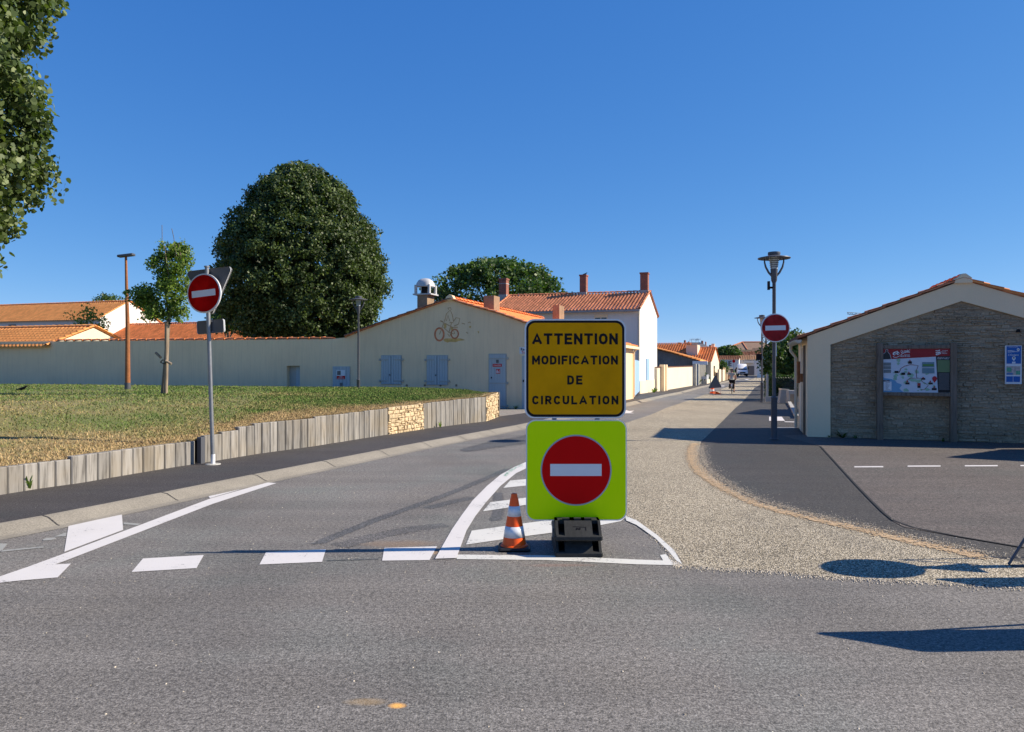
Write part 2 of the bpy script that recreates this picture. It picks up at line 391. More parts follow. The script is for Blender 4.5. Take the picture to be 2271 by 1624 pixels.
# kerb joints
jm = MB(); s = 0
for i in range(1, len(K0)-1):
    s += (K0[i]-K0[i-1]).length
    if s > 1.0 and K0[i].y < 32:
        s = 0; a, b = K0[i], K3[i]; t = (K0[i+1]-K0[i]).normalized()*.008; t.z = 0
        pr = [(K0[i], .009), (K1[i], .015), (K2[i], KH), (K3[i], KH+.011)]
        jm.add([(q.x+sg*t.x, q.y+sg*t.y, g(q.y)+h) for q, h in pr for sg in (-1, 1)], [(k*2, k*2+1, k*2+3, k*2+2) for k in range(3)])
jm.build('kerb_joint', m_dark, kerb)
pv = [Vector((p.x, p.y, 0)) for p in offs(KBs, .25)]+[Vector((20, 210, 0)), Vector((-60, 210, 0)), Vector((-60, 2, 0))]
pavement = struct('pavement', sheet('pavement', pv, m_pave, KH))
# light concrete apron by the doors
sheet('concrete_apron', gp([(1106, 924), (1240, 906), (1290, 890), (1180, 905), (1080, 908), (1060, 912)], KH+.004), asphalt('concrete_pale', (.3, .27, .235), light=1.4, sc=120, patch=.1), KH+.004, pavement)
# dark footway + car park on the right
rd_px = [(2270, 1303), (2053.6, 1291.6), (1827, 1280), (1736, 1269), (1513, 1256)]
right_edge = [(2320, 1262), (2270, 1250), (2235, 1244), (2120, 1222), (1978, 1187.6), (1789, 1146), (1675.6, 1115.8), (1622.7, 1089.4), (1590, 1068), (1570, 1055), (1552.7, 1032.7), (1546, 1016), (1547, 1002), (1554.6, 979.7), (1600, 936), (1645, 893), (1661, 875), (1672, 861), (1686, 853), (1694, 845)]
RE = gp(right_edge)
lot_px = [(1819, 991), (1862, 1038), (1902, 1081.8), (1945, 1126), (1978, 1157), (2004, 1170.6), (2120, 1192), (2270, 1217)]
LOT = gp(lot_px)
dark = [Vector((9, 5.2, 0))]+RE+[Vector((60, 128, 0)), Vector((60, 30, 0)), Vector((20, 3, 0))]
footpath = struct('footpath', sheet('footpath', dark, m_dark, .0045))
lot = [Vector((6.3, 17.9, 0))]+LOT+[Vector((8, 6.3, 0)), Vector((40, 2, 0)), Vector((40, 26, 0)), Vector((9, 19, 0))]
car_park = struct('car_park', sheet('car_park', lot, m_lot, .009))
# crack line between footway and car park
def strip(L, w):
    A = offs(L, w/2); B = offs(L, -w/2); return A+B[::-1]
sheet('joint_line', strip(smooth_line(resample(LOT, .4), 1), .028), mat('joint_tar', (.03, .03, .03), .8), .013, car_park)
# chippings
left_px = [(1513, 1255.7), (1507, 1238), (1494, 1221.7), (1456, 1187.6), (1411, 1155.5), (1385, 1144), (1350, 1112), (1310, 1076), (1290, 1045), (1285, 1010), (1310, 975), (1382, 940), (1441, 921), (1499, 898), (1558, 877), (1600, 863), (1634, 851), (1660, 843.5), (1672, 839.5), (1671, 836), (1662, 835)]
L_ = gp(left_px)
grv = gp(rd_px[:-1])+L_+[Vector((47, 160, 0)), Vector((52, 160, 0)), Vector((56, 120, 0))]+RE[::-1]+[Vector((9, 5.4, 0)), Vector((9, 5.1, 0))]
# order: bottom edge right->left, left edge up, far, right edge down
chip = struct('gravel_lane', sheet('gravel_lane', [Vector((6, 5.45, 0))]+gp(rd_px[:-1])+L_+[Vector((50, 160, 0)), Vector((56, 150, 0))]+[p.copy() for p in RE[::-1][0:]]+[Vector((6, 5.95, 0))], m_gravel, .006))
# sand trail
inn = [(2320, 1266), (2167, 1248), (2016, 1214), (1864.6, 1176), (1713.4, 1142), (1638, 1116), (1570, 1082), (1520.6, 1044), (1506, 1021), (1508, 1003), (1520.6, 991)]
out_ = [(1545, 991), (1542, 1006), (1549, 1034), (1567, 1057), (1620, 1091), (1673, 1118), (1787, 1148), (1976, 1190), (2233, 1246), (2320, 1258)]
def rag(L, s_=.05):
    L = resample(L, .15); return [p+Vector((random.uniform(-s_, s_), random.uniform(-s_, s_), 0))+Vector((noise.noise(p*1.7)*.12, 0, 0)) for p in L]
def dissolve(m, scale=9, soft=.25):
    soft = .015; scale *= 3
    t = m.node_tree; b = t.nodes['Principled BSDF']; c = coord(t); a = N(t, 'ShaderNodeAttribute', attribute_name='cov')
    nn = noi(t, c, scale, 6, .75); sub = N(t, 'ShaderNodeMath', operation='SUBTRACT'); t.links.new(a.outputs['Fac'], sub.inputs[0]); t.links.new(nn, sub.inputs[1])
    t.links.new(ramp(t, sub.outputs[0], [(.0, 0.0), (soft, 1.0)]), b.inputs['Alpha']); return m
def ribbon(name, A_, B_, m, h, parent, prof=(.0, .28, .44, .55, .56, .5, .42), n=90):
    def rs(L):
        L = smooth_line(resample(L, .1), 3); d = [0]
        for a, b in zip(L, L[1:]): d.append(d[-1]+(b-a).length)
        out = []; j = 0
        for i in range(n):
            q = d[-1]*i/(n-1)
            while j < len(L)-2 and d[j+1] < q: j += 1
            out.append(L[j].lerp(L[j+1], min(1, (q-d[j])/max(1e-6, d[j+1]-d[j]))))
        return out
    a_, b_ = rs(A_), rs(B_); k_ = len(prof); V = []; cv = []
    for i in range(n):
        e = min(1, i/4, (n-1-i)/4)
        for j in range(k_):
            p = a_[i].lerp(b_[i], j/(k_-1)); V.append((p.x, p.y, g(p.y)+h)); cv.append(prof[j]*e)
    i0 = (np.arange(n-1)[:, None]*k_+np.arange(k_-1)[None]).ravel(); fc = np.stack([i0, i0+1, i0+k_+1, i0+k_], 1)
    o = np_mesh(name, np.array(V), 4, m, parent, None, fc); at = o.data.attributes.new('cov', 'FLOAT', 'POINT'); at.data.foreach_set('value', cv); return o
dissolve(m_sand, 9, .3)
wI = gp([(2320, 1270), (2167, 1253), (2016, 1219), (1864.6, 1181), (1713.4, 1147), (1634, 1120), (1562, 1085), (1512, 1046), (1498, 1021), (1501, 1000), (1518, 980)])
wO = gp([(2320, 1254), (2233, 1240), (1976, 1183), (1787, 1141), (1680, 1112), (1630, 1086), (1580, 1053), (1562, 1032), (1554, 1006), (1556, 980)])
ribbon('sand_trail', wI, wO, m_sand, .0125, chip)
m_dust = dissolve(mat('pale_sand_dust', (.42, .34, .24), .95, .3, 3, .6, 90, world=True), 16, .5)
ribbon('sand_dust', wO, gp([(2320, 1240), (2225, 1222), (1980, 1165), (1795, 1124), (1700, 1094), (1650, 1066), (1606, 1036), (1585, 1010), (1578, 980)]), m_dust, .0105, chip, (.5, .47, .42, .38, .32, .26, .1))
m_dust2 = dissolve(mat('chipping_spill', (.45, .4, .31), .95, .3, 3, .6, 90, world=True), 40, .3)
# speckled sand spill on the footway side
def scatter_stones(name, poly_fn, n, smin, smax, m, parent, z0=.0):
    V = np.zeros((n, 8, 3)); c = np.array([poly_fn() for _ in range(n)]); sz = np.random.uniform(smin, smax, (n, 1))
    base = np.array([[-1, -1, 0], [1, -1, 0], [1, 1, 0], [-1, 1, 0], [-.6, -.6, 1], [.6, -.6, 1], [.6, .6, 1], [-.6, .6, 1]], float)*[.5, .5, .4]
    V = base[None]*sz[:, None]*np.random.uniform(.6, 1.3, (n, 8, 3)); th = np.random.uniform(0, 6.3, n)
    x = V[:, :, 0]*np.cos(th)[:, None]-V[:, :, 1]*np.sin(th)[:, None]; y = V[:, :, 0]*np.sin(th)[:, None]+V[:, :, 1]*np.cos(th)[:, None]
    V = np.stack([x, y, V[:, :, 2]], 2)+c[:, None]
    fc = np.array([[4, 5, 6, 7], [0, 1, 5, 4], [1, 2, 6, 5], [2, 3, 7, 6], [3, 0, 4, 7]])
    faces = (np.arange(n)[:, None, None]*8+fc[None]).reshape(-1, 4)
    return np_mesh(name, V.reshape(-1, 3), 4, m, parent, np.repeat(np.random.rand(n), 5), faces)
m_stonelet = mat('stone_chip', (.66, .58, .45), .9, .2, 8, lv=.6)
REs = resample(RE[:16], .1); OUs = resample(gp(out_), .1)
def near_edge():
    p = random.choice(OUs); a = abs(random.gauss(0, .18)); return (p.x+a*.8+random.uniform(-.1, .05), p.y+a*.6, .014)
o = scatter_stones('loose_gravel', near_edge, 5000, .004, .010, m_stonelet, None)
tag(o, 'loose pale gravel grains spilled along the sandy edge of the dark footway', 'gravel', kind='stuff')
bot = resample([Vector((6, 5.45, 0))]+gp(rd_px)+gp([(1511, 1256), (1494, 1221), (1456, 1187)]), .05)
def near_bot():
    p = random.choice(bot); a = abs(random.gauss(0, .06)); return (p.x-random.uniform(-.03, .05)-a*.3, p.y-a+.05, .002)
def on_road():
    return (random.uniform(-3.5, 4.5), 2.3+random.random()**.8*9, .0)
o = scatter_stones('loose_chippings', near_bot, 7000, .006, .013, m_stonelet, None)
tag(o, 'loose pale chippings strewn along the near edge of the gravel lane', 'gravel', kind='stuff')
o = scatter_stones('road_grit', on_road, 900, .004, .011, m_stonelet, None)
tag(o, 'sparse pale grit scattered over the grey road surface', 'gravel', kind='stuff')
# ---- road markings (children of the road)
def mark(L, m=m_white, h=.004, name='road_marking', parent=road): return sheet(name, gp(L), m, h, parent)
c7 = lambda L: [(x*.2838, 892.8+y*.2838) for x, y in L]
c8 = lambda L: [(576+x*.2838, 835.2+y*.2838) for x, y in L]
mark(c7([(-250, 1500), (-250, 1462), (0, 1362), (210, 1290), (500, 1184), (960, 1010), (1650, 750), (2090, 627), (2160, 632), (1660, 795), (960, 1066), (500, 1243), (430, 1268), (555, 1262), (450, 1370), (150, 1395), (0, 1412)]))
mark(c7([(535, 968), (952, 876), (962, 998), (502, 1171)]))
mark(c7([(1628, 735), (1895, 676), (1640, 750)]))
mark(c7([(1117, 1222), (1592, 1195), (1535, 1297), (1027, 1328)]))
mark(c7([(-40, 1105), (60, 1105), (12, 1165), (-60, 1175)]), m_fadedp); mark(c7([(12, 1157), (340, 1127), (340, 1137), (8, 1170)]), m_fadedp)
mark(c7([(965, 940), (1100, 950), (1075, 962), (965, 953)]), m_fadedp)
mark(c7([(420, 1052), (505, 1022), (520, 1020), (515, 1048)]), m_fadedp); mark(c7([(332, 1075), (360, 1062), (425, 1058), (440, 1064), (400, 1078), (340, 1082)]), m_fadedp)
mark([(589.6, 1225.4), (722.7, 1219), (714, 1247), (575, 1253)])
mark(c8([(972, 1342), (1385, 1330), (1325, 1437), (955, 1442)]))
mark([(964.5, 1241), (1001.7, 1175.8), (1022, 1146), (1047, 1112), (1079.7, 1079), (1109.5, 1054), (1140, 1037), (1165, 1026), (1240, 1004), (1245, 1012), (1166, 1040), (1143.6, 1051), (1109.5, 1079), (1077, 1116), (1054, 1146), (1034.3, 1178), (1012, 1239.6)], m_white, .008)
mark([(1012.5, 1231), (1210, 1232.6), (1411, 1242), (1470, 1244), (1463, 1232), (1476, 1230), (1486, 1242), (1500, 1246), (1513, 1255), (1411, 1252.5), (1210, 1243), (1012.5, 1241)], m_worn)
mark([(1385, 1145), (1411, 1155.5), (1456, 1187.6), (1494, 1221.7), (1513, 1254), (1499, 1245), (1483, 1225.5), (1452, 1195), (1411, 1166), (1388, 1156)], m_worn, .008)
mark([(1033, 1209), (1045.7, 1178), (1163, 1161.6), (1300, 1144), (1388, 1134), (1390, 1146), (1376, 1157), (1330, 1166), (1228, 1182), (1166, 1190)], m_worn, .005)
mark([(1070.7, 1135), (1087, 1114.8), (1163.5, 1105), (1300, 1088), (1330, 1100), (1163.5, 1121)], m_worn, .005)
mark([(1116, 1083), (1131, 1066.5), (1164, 1063.7), (1250, 1056), (1240, 1068), (1164, 1078)], m_worn, .005)
# blackened-out old lines and patches
dissolve(m_patch, 6, .5)
def band(L, w, m=m_patch, h=.0025):
    q = smooth_line(resample(gp(L), .3), 2); return ribbon('old_line_scar', offs(q, w*.62), offs(q, -w*.62), m, h, road, (.05, .5, .62, .64, .62, .5, .05), 60)
band([(655, 1226), (695, 1210), (775, 1175.8), (860, 1143), (945, 1114.8), (1030, 1082), (1100, 1052), (1140, 1034)], .17)
band([(735, 1216), (817, 1187), (897, 1173), (1002, 1161.5)], .3, dissolve(asphalt('asphalt_scuff', (.13, .125, .12), sc=150), 5, .6), .0015)
band([(939, 1130), (987, 1112), (1055, 1102)], .22, m_patch, .0015)
band([(716, 1244), (848, 1240)], .05)
band([(1101, 1090), (1110, 1130), (1095, 1160)], .16, m_patch, .0015)
ribbon('repair_patch', gp([(985, 1004), (1070, 979), (1163, 961), (1290, 940)]), gp([(1010, 1010), (1100, 1000), (1163, 994), (1290, 975)]), m_patch, .0016, road, (.2, .5, .6, .6, .55, .4, .1), 40)
m_green = dissolve(mat('green_spray', (.2, .42, .3), .9, .2, 4, world=True), 9, .9)
ribbon('spray_mark', gp([(1105, 1060), (1125, 1042), (1165, 1022)]), gp([(1125, 1066), (1140, 1048), (1168, 1034)]), m_green, .011, road, (.1, .35, .5, .48, .42, .3, .1), 30)
ribbon('spray_mark', gp([(1075, 1052), (1110, 1040), (1165, 1018)]), gp([(1082, 1057), (1118, 1046), (1166, 1024)]), m_green, .0035, road, (.1, .3, .42, .42, .4, .3, .1), 30)
mark([(1382, 908), (1395, 912), (1406, 911), (1398, 915), (1406, 917), (1382, 917)], m_white, .004)
mark([(1592, 856), (1606, 855.5), (1606, 857.2), (1592, 857.6)]); mark([(1650, 842), (1656, 841), (1661, 841.8), (1655, 843)])
for x0, x1, y in ((1894, 1958, 1037.2), (2012, 2085, 1035.7), (2138.7, 2211.6, 1035), (2262, 2330, 1034.5)):
    mark([(x0, y-1.3), (x1, y-1.6), (x1, y+1.0), (x0, y+1.3)], m_white, .013, 'bay_marking', car_park)
mark([(1705, 925), (1733, 925), (1740, 934), (1705, 934)], m_white, .009, 'path_marking', footpath)
mark([(1739, 935.5), (1768, 936), (1768, 937.6), (1739, 936.8)], m_white, .009, 'path_marking', footpath)
mark([(1712, 948.6), (1768, 948.6), (1768, 950.8), (1712, 950.4)], m_fadedp, .009, 'path_marking', footpath)
kw = MB(); a_, b_ = G(1746, 895), G(1762, 929)
kw.f = lambda x, y, z: Vector((x, y, z))
n_ = (b_-a_).normalized(); q_ = Vector((n_.y, -n_.x, 0))*-.14
kw.add([tuple(p+Vector((0, 0, z))) for z in (0, .1) for p in (a_, b_, b_+q_, a_+q_)], [(0, 1, 2, 3), (4, 5, 6, 7), (0, 1, 5, 4), (1, 2, 6, 5), (2, 3, 7, 6), (3, 0, 4, 7)])
struct('kerb', kw.build('kerb', m_conc)).name = 'kerb_edging'

# ------------------------------------------------------------------ text
def text_fit(s, O, Rv, U, w, h, m, parent, bold=0.0, name='lettering', spacing=1.0):
    cu = bpy.data.curves.new('t', 'FONT'); cu.body = s; cu.offset = bold; cu.space_character = spacing; cu.resolution_u = 3
    ob = bpy.data.objects.new('t', cu); COL.objects.link(ob); bpy.context.view_layer.update()
    dg = bpy.context.evaluated_depsgraph_get(); me = bpy.data.meshes.new_from_object(ob.evaluated_get(dg))
    bpy.data.objects.remove(ob)
    n = len(me.vertices); a = np.zeros(n*3); me.vertices.foreach_get('co', a); a = a.reshape(-1, 3)
    mn, mx = a.min(0), a.max(0); x = (a[:, 0]-mn[0])/(mx[0]-mn[0])*w; y = (a[:, 1]-mn[1])/(mx[1]-mn[1])*h
    out = np.array(O)[None]+x[:, None]*np.array(Rv)[None]+y[:, None]*np.array(U)[None]
    me.vertices.foreach_set('co', out.ravel()); me.update(); me.materials.clear()
    return link_mesh(name, me, m, parent)

GLY = {'A': (.86, [[(0, 0), (.43, 1), (.86, 0)], [(.17, .27), (.69, .27)]]), 'T': (.72, [[(0, 1), (.72, 1)], [(.36, 1), (.36, 0)]]),
 'E': (.6, [[(.6, 1), (0, 1), (0, 0), (.6, 0)], [(0, .52), (.52, .52)]]), 'F': (.58, [[(.58, 1), (0, 1), (0, 0)], [(0, .5), (.5, .5)]]), 'I': (0, [[(0, 0), (0, 1)]]), 'L': (.56, [[(0, 1), (0, 0), (.56, 0)]]),
 'N': (.7, [[(0, 0), (0, 1)], [(0, 1), (.7, 0)], [(.7, 0), (.7, 1)]]), 'M': (.84, [[(0, 0), (0, 1)], [(0, 1), (.42, .28), (.84, 1)], [(.84, 1), (.84, 0)]]),
 'D': (.66, [[(0, 0), (0, 1), (.3, 1), (.52, .93), (.64, .75), (.66, .5), (.64, .25), (.52, .07), (.3, 0), (0, 0)]]),
 'O': (.72, [[(.36, 1), (.12, .92), (0, .68), (0, .32), (.12, .08), (.36, 0), (.6, .08), (.72, .32), (.72, .68), (.6, .92), (.36, 1)]]),
 'C': (.68, [[(.68, .74), (.58, .93), (.36, 1), (.12, .92), (0, .68), (0, .32), (.12, .08), (.36, 0), (.58, .07), (.68, .26)]]),
 'U': (.68, [[(0, 1), (0, .3), (.1, .08), (.34, 0), (.58, .08), (.68, .3), (.68, 1)]]),
 'R': (.66, [[(0, 0), (0, 1), (.4, 1), (.58, .92), (.64, .73), (.58, .55), (.4, .47), (0, .47)], [(.32, .47), (.66, 0)]])}
def stroke_text(s, x0, x1, z0, z1, y, m, parent, sw=.2, gap=.5):
    h = z1-z0; t = sw*h; ih = h-t; tot = sum(GLY[c][0]*ih+t for c in s); g_ = (x1-x0-tot)/max(1, len(s)-1)
    mb = MB(); x = x0
    for ci, c in enumerate(s):
        w, strokes = GLY[c]
        for si, st in enumerate(strokes):
            q = [Vector((x+t/2+a*ih, z0+t/2+b*ih)) for a, b in st]; n = len(q); closed = (q[0]-q[-1]).length < 1e-6
            if not closed:
                for e, f_ in ((0, 1), (-1, -2)):
                    d = (q[e]-q[f_]).normalized()
                    if c in 'AEFILMNTUDR' : q[e] = q[e]+d*(t/2 if abs(d.x) < .05 or abs(d.y) < .05 else t*.32)
            L, Rr = [], []
            for i in range(n):
                a = q[i]-q[i-1] if i > 0 else ((q[0]-q[-2]) if closed else q[1]-q[0]); b = q[i+1]-q[i] if i < n-1 else ((q[1]-q[0]) if closed else q[-1]-q[-2])
                a.normalize(); b.normalize(); na = Vector((-a.y, a.x)); nb_ = Vector((-b.y, b.x)); mm = (na+nb_)
                if mm.length < .2: mm = na
                mm.normalize(); k_ = min(1/max(.25, mm.dot(na)), 1.6)*t/2
                L.append(q[i]+mm*k_); Rr.append(q[i]-mm*k_)
            yy = y-.00012*si; mb.add([(p.x, yy, p.y) for p in L]+[(p.x, yy, p.y) for p in Rr], [(i, i+1, n+i+1, n+i) for i in range(n-1)])
        x += w*ih+t+g_
    return mb.build('lettering', m, parent)
# ------------------------------------------------------------------ roofs
def tiles(name, fr, axis, prof, t0, t1, m, parent, period=.22, course=.36, amp=.04, sk0=0, sk1=0, lip=.03, zoff=.02):
    """prof: (p,z) from eave to ridge; swept t0..t1; sk0/sk1 shift the sweep ends linearly towards the ridge (hips/verges)"""
    pr = [Vector((a, b)) for a, b in prof]; Ls = [0]
    for a, b in zip(pr, pr[1:]): Ls.append(Ls[-1]+(b-a).length)
    T = Ls[-1]; nc = max(1, round(T/course)); 
    def at(s_):
        for i in range(len(pr)-1):
            if s_ <= Ls[i+1] or i == len(pr)-2: return pr[i].lerp(pr[i+1], (s_-Ls[i])/(Ls[i+1]-Ls[i]))
    rows = [(0, -.04)]
    for j in range(nc): rows += [(T*j/nc, lip), (T*(j+1)/nc, 0)]
    k = 6; ncol = max(1, round((t1-t0)/period)); nn = ncol*k+1
    V = []; 
    for ri, (s_, dz) in enumerate(rows):
        p = at(min(s_, T)); fr_ = s_/T; a0 = t0+sk0*fr_; a1 = t1+sk1*fr_
        for i in range(nn):
            tt = t0+(t1-t0)*i/(nn-1); tc = min(max(tt, a0), a1)
            c = math.cos(2*math.pi*i/k); hz = amp*(c if c > 0 else .6*c)
            z = p.y+zoff+hz+dz*(1 if ri == 0 else (1 if c > -.2 else .6))
            V.append(tuple(fr(p.x, tc, z) if axis == 'b' else fr(tc, p.x, z)))
    V = np.array(V); nr = len(rows)
    i0 = (np.arange(nr-1)[:, None]*nn+np.arange(nn-1)[None]).ravel()
    faces = np.stack([i0, i0+1, i0+nn+1, i0+nn], 1)
    col = (np.arange(nn-1)+k//2)//k; cr = ((np.arange(nr-1)+1)//2)
    rnd = np.random.rand(ncol+3, nc+3); lv = rnd[col[None, :], cr[:, None]].ravel()
    return np_mesh(name, V, 4, m, parent, lv, faces)
def caps(name, fr, p0, p1, r, m, parent, seg=.4, sq=.75):
    """line of overlapping half-round tiles from p0 to p1 (local coords)"""
    p0, p1 = Vector(p0), Vector(p1); L = (p1-p0).length; n = max(1, round(L/seg)); d = (p1-p0)/n
    V, Fc, lv = [], [], []
    A, B = fr(*p0), fr(*p1); dd = (B-A).normalized(); sd = dd.cross(Vector((0, 0, 1))).normalized(); up = sd.cross(dd)
    for i in range(n):
        for e, (q, rr, lift) in enumerate(((p0+d*i, r, .0), (p0+d*(i+1.12), r*.82, .02))):
            c = Vector(fr(*q)) if i*1 < n else 0
            for k in range(7):
                t = math.pi*k/6; V.append(tuple(c+sd*math.cos(t)*rr+up*(math.sin(t)*rr*sq+(.02 if e == 0 else 0))))
        b = i*14
        for k in range(6): Fc.append((b+k, b+k+1, b+8+k, b+7+k))
        lv += [random.random()]*6
    return np_mesh(name, np.array(V), 4, m, parent, lv, np.array(Fc))

# ------------------------------------------------------------------ lawn and retaining wall
rb_px = [(0, 1097.7), (93.7, 1083), (176, 1071.6), (275, 1054.6), (383, 1036.7), (438.5, 1028.5), (576, 1006), (695, 989.9), (860, 963.8), (938, 951.6), (1010, 942.5), (1078, 934.5), (1104, 924.6)]
rt_y = [1038, 1024.8, 1012.8, 999, 985, 974, 938.5, 926, 906, 895.4, 887, 880.6, 871.5]
RB = gp(rb_px, KH); RT = [1.6-(ty-HY)/F*p.y for ty, p in zip(rt_y, RB)]
RB = [Vector((-11.5, 2.6, KH)), Vector((-7.6, 6.2, KH))]+RB; RT = [.36, .39]+RT
bpx = [p[0] for p in rb_px]
lens = [0]
for a, b in zip(RB, RB[1:]): lens.append(lens[-1]+(b-a).length)
def rw(s_):
    s_ = max(0, min(s_, lens[-1]))
    for i in range(len(RB)-1):
        if s_ <= lens[i+1] or i == len(RB)-2:
            k = (s_-lens[i])/(lens[i+1]-lens[i]); return RB[i].lerp(RB[i+1], k), RT[i]*(1-k)+RT[i+1]*k
def s_at(idx): return lens[idx+2]
wallo = RB[0].copy()
rwall = thing('retaining_wall', 'low curved retaining wall of grey timber sleepers and cream stone along the lawn', 'retaining wall', (0, 0, 0))
def frame_at(s_):
    p, h = rw(s_); p2, _ = rw(min(s_+.05, lens[-1])); p1, _ = rw(max(s_-.05, 0)); t = (p2-p1); t.z = 0; t.normalize(); return p, h, t, Vector((-t.y, t.x, 0))
def planks(s0, s1, stepped):
    mb = MB(); lv = []; s_ = s0; hq = None; cnt = 0; off = 0
    while s_ < s1-.05:
        w = min(random.uniform(.185, .215), s1-s_); p, h, t, n = frame_at(s_+w/2)
        if hq is None or (abs(h-hq) > .02 and stepped): hq = h+random.uniform(-.002, .014)
        top = hq if stepped else h+random.uniform(-.006, .006)
        a = p-t*(w/2-.005); b = p+t*(w/2-.005); q = random.uniform(-.006, .006); k = n*.1; e = .012
        z0, z1 = .0, top
        pts = [a-n*q+t*e, b-n*q-t*e, b-n*q+n*e, b+k, a+k, a-n*q+n*e]
        vs = [(v.x, v.y, z0) for v in pts]+[(v.x, v.y, z1-.01) for v in pts]+[(v.x+(n*.008).x, v.y+(n*.008).y, z1) for v in pts]
        n0 = 6; fs = []
        for L in (0, 1):
            for i in range(n0): fs.append((L*n0+i, L*n0+(i+1) % n0, (L+1)*n0+(i+1) % n0, (L+1)*n0+i))
        fs.append(tuple(range(12, 18))); mb.add(vs, fs); lv += [random.random()]*len(fs); s_ += w
    o = mb.build('sleeper_panel', m_plank, rwall)
    at = o.data.attributes.new('lv', 'FLOAT', 'FACE'); at.data.foreach_set('value', lv[:len(o.data.polygons)])
    return o
planks(0, s_at(5)-.02, True); planks(s_at(5)+.15, s_at(6)+2.6, True); planks(s_at(6)+2.6, s_at(8), False); planks(s_at(9), s_at(11), False)
def stones(s0, s1, extra=0):
    mb = MB(); lv = []
    zt = max(rw(s0)[1], rw(s1)[1]); z = KH-.02; 
    rows_ = []
    while z < zt:
        hh = random.uniform(.07, .13); rows_.append((z, z+hh)); z += hh
    for (za, zb) in rows_:
        s_ = s0
        while s_ < s1-.02:
            w = min(random.uniform(.08, .2), s1-s_);
            if s1-s_-w < .04: w = s1-s_
            subs = [(za, zb)] if random.random() > .25 else [(za, za+(zb-za)*.5), (za+(zb-za)*.5, zb)]
            for z0, z1 in subs:
                p, h, t, n = frame_at(s_+w/2)
                if z0 > h: continue
                z1 = min(z1, h+.02)
                if z1-z0 < .02: continue
                d = random.uniform(.0, .035); a = p-t*(w/2-.006); b = p+t*(w/2-.006); jj = lambda: random.uniform(-.009, .009)
                base = [(a, z0+.006), (b, z0+.006), (b, z1-.006), (a, z1-.006)]
                vs = []
                for q, zz in base: vs.append((q.x+n.x*.06, q.y+n.y*.06, zz))
                for q, zz in base: vs.append((q.x-n.x*(d-.012)+t.x*jj(), q.y-n.y*(d-.012)+t.y*jj(), zz+jj()))
                c = (a+b)/2
                for q, zz in base:
                    qq = q.lerp(c, .22); zc = (z0+z1)/2; z2 = zz+(zc-zz)*.25
                    dd = d+random.uniform(-.006, .012); vs.append((qq.x-n.x*dd+t.x*jj(), qq.y-n.y*dd+t.y*jj(), z2+jj()))
                fs = [(8, 9, 10, 11)]
                for L in (0, 1):
                    for i in range(4): fs.append((L*4+i, L*4+(i+1) % 4, (L+1)*4+(i+1) % 4, (L+1)*4+i))
                mb.add(vs, fs); lv += [random.random()]*9
            s_ += w
    o = mb.build('stone_panel', m_stone, rwall); at = o.data.attributes.new('lv', 'FLOAT', 'FACE'); at.data.foreach_set('value', lv)
    # backing
    bk = MB(); ss = np.linspace(s0, s1, 6)
    for u0, u1 in zip(ss, ss[1:]):
        p, h, t, n = frame_at(u0); q, h2, t2, n2 = frame_at(u1)
        A, B = p+n*.02, q+n2*.02; A2, B2 = p+n*.25, q+n2*.25
        bk.add([(A.x, A.y, 0), (B.x, B.y, 0), (B.x, B.y, h2), (A.x, A.y, h), (A2.x, A2.y, h), (B2.x, B2.y, h2)], [(0, 1, 2, 3), (3, 2, 5, 4)])
    bk.build('mortar_bed', m_stone, rwall)
stones(s_at(8), s_at(9)); stones(s_at(11), s_at(12)-.02)
p, h, t, n = frame_at(lens[-1]-.01)
def obox(mb, c, t, n, w, d, z0, z1):
    mb.add([(c.x+t.x*a+n.x*b, c.y+t.y*a+n.y*b, z) for z in (z0, z1) for a, b in ((-w, -d), (w, -d), (w, d), (-w, d))], [(0, 3, 2, 1), (4, 5, 6, 7), (0, 1, 5, 4), (1, 2, 6, 5), (2, 3, 7, 6), (3, 0, 4, 7)])
mb = MB(); obox(mb, p+t*.05+n*.02, t, n, .05, .06, 0, h+.02); mb.build('end_post', m_plank, rwall)
p, h, t, n = frame_at(s_at(5)+.07); mb = MB(); obox(mb, p-n*.0, t, n, .045, .04, 0, h+.02); mb.build('steel_post', m_lampm, rwall)
# back timber edge of the lawn (seen end-on behind the corner)
BK = [Vector(v) for v in ((-50, 12, 0), (-42, 32, 0), (-26, 35.2, 0), (-15.5, 32, 0), (-8.5, 29.6, 0), (-5, 28.2, 0), (-3.06, 27.0, 0), (-1.6, 25.9, 0), (-.9, 24.7, 0))]+[RB[-1].copy()]
FR = [0, 1.5]+[lens[i] for i in range(2, len(lens))]
bks = [0, s_at(0)-1.5, s_at(1), s_at(3), s_at(5), s_at(6)+1, s_at(8), s_at(9), s_at(11), lens[-1]]
def bkp(s_):
    for i in range(len(BK)-1):
        if s_ <= bks[i+1] or i == len(BK)-2:
            k = (s_-bks[i])/(bks[i+1]-bks[i]); return BK[i].lerp(BK[i+1], max(0, min(1, k)))
def lawn_pt(s_, t):
    p, h = rw(s_); _, _, tt, n = frame_at(s_); p = p+n*.06; q = bkp(s_); d = (q-p).length
    k = min(1, t*d/9.0); k = k*k*(3-2*k); x = p.lerp(q, t)
    z = (h-.02)*(1-k)+.86*k+noise.noise(Vector((x.x*.5, x.y*.5, 3)))*.035*min(1, t*d/1.5)
    return Vector((x.x, x.y, z)), t*d
def dryness(x, y, d, s_):
    nz = noise.noise(Vector((x*.35, y*.35, 7)))*.45+noise.noise(Vector((x*1.3, y*1.3, 2)))*.35+noise.noise(Vector((x*5, y*5, 2)))*.25
    k_ = max(0, min(1, (y-16)/9)); return max(0, min(1, 1.25-d/(4.2-1.8*k_)+nz*1.1 if d < 4.2-1.8*k_ else .28-.3*k_+nz*(.9-.3*k_)))
ns, ntt = 150, 110
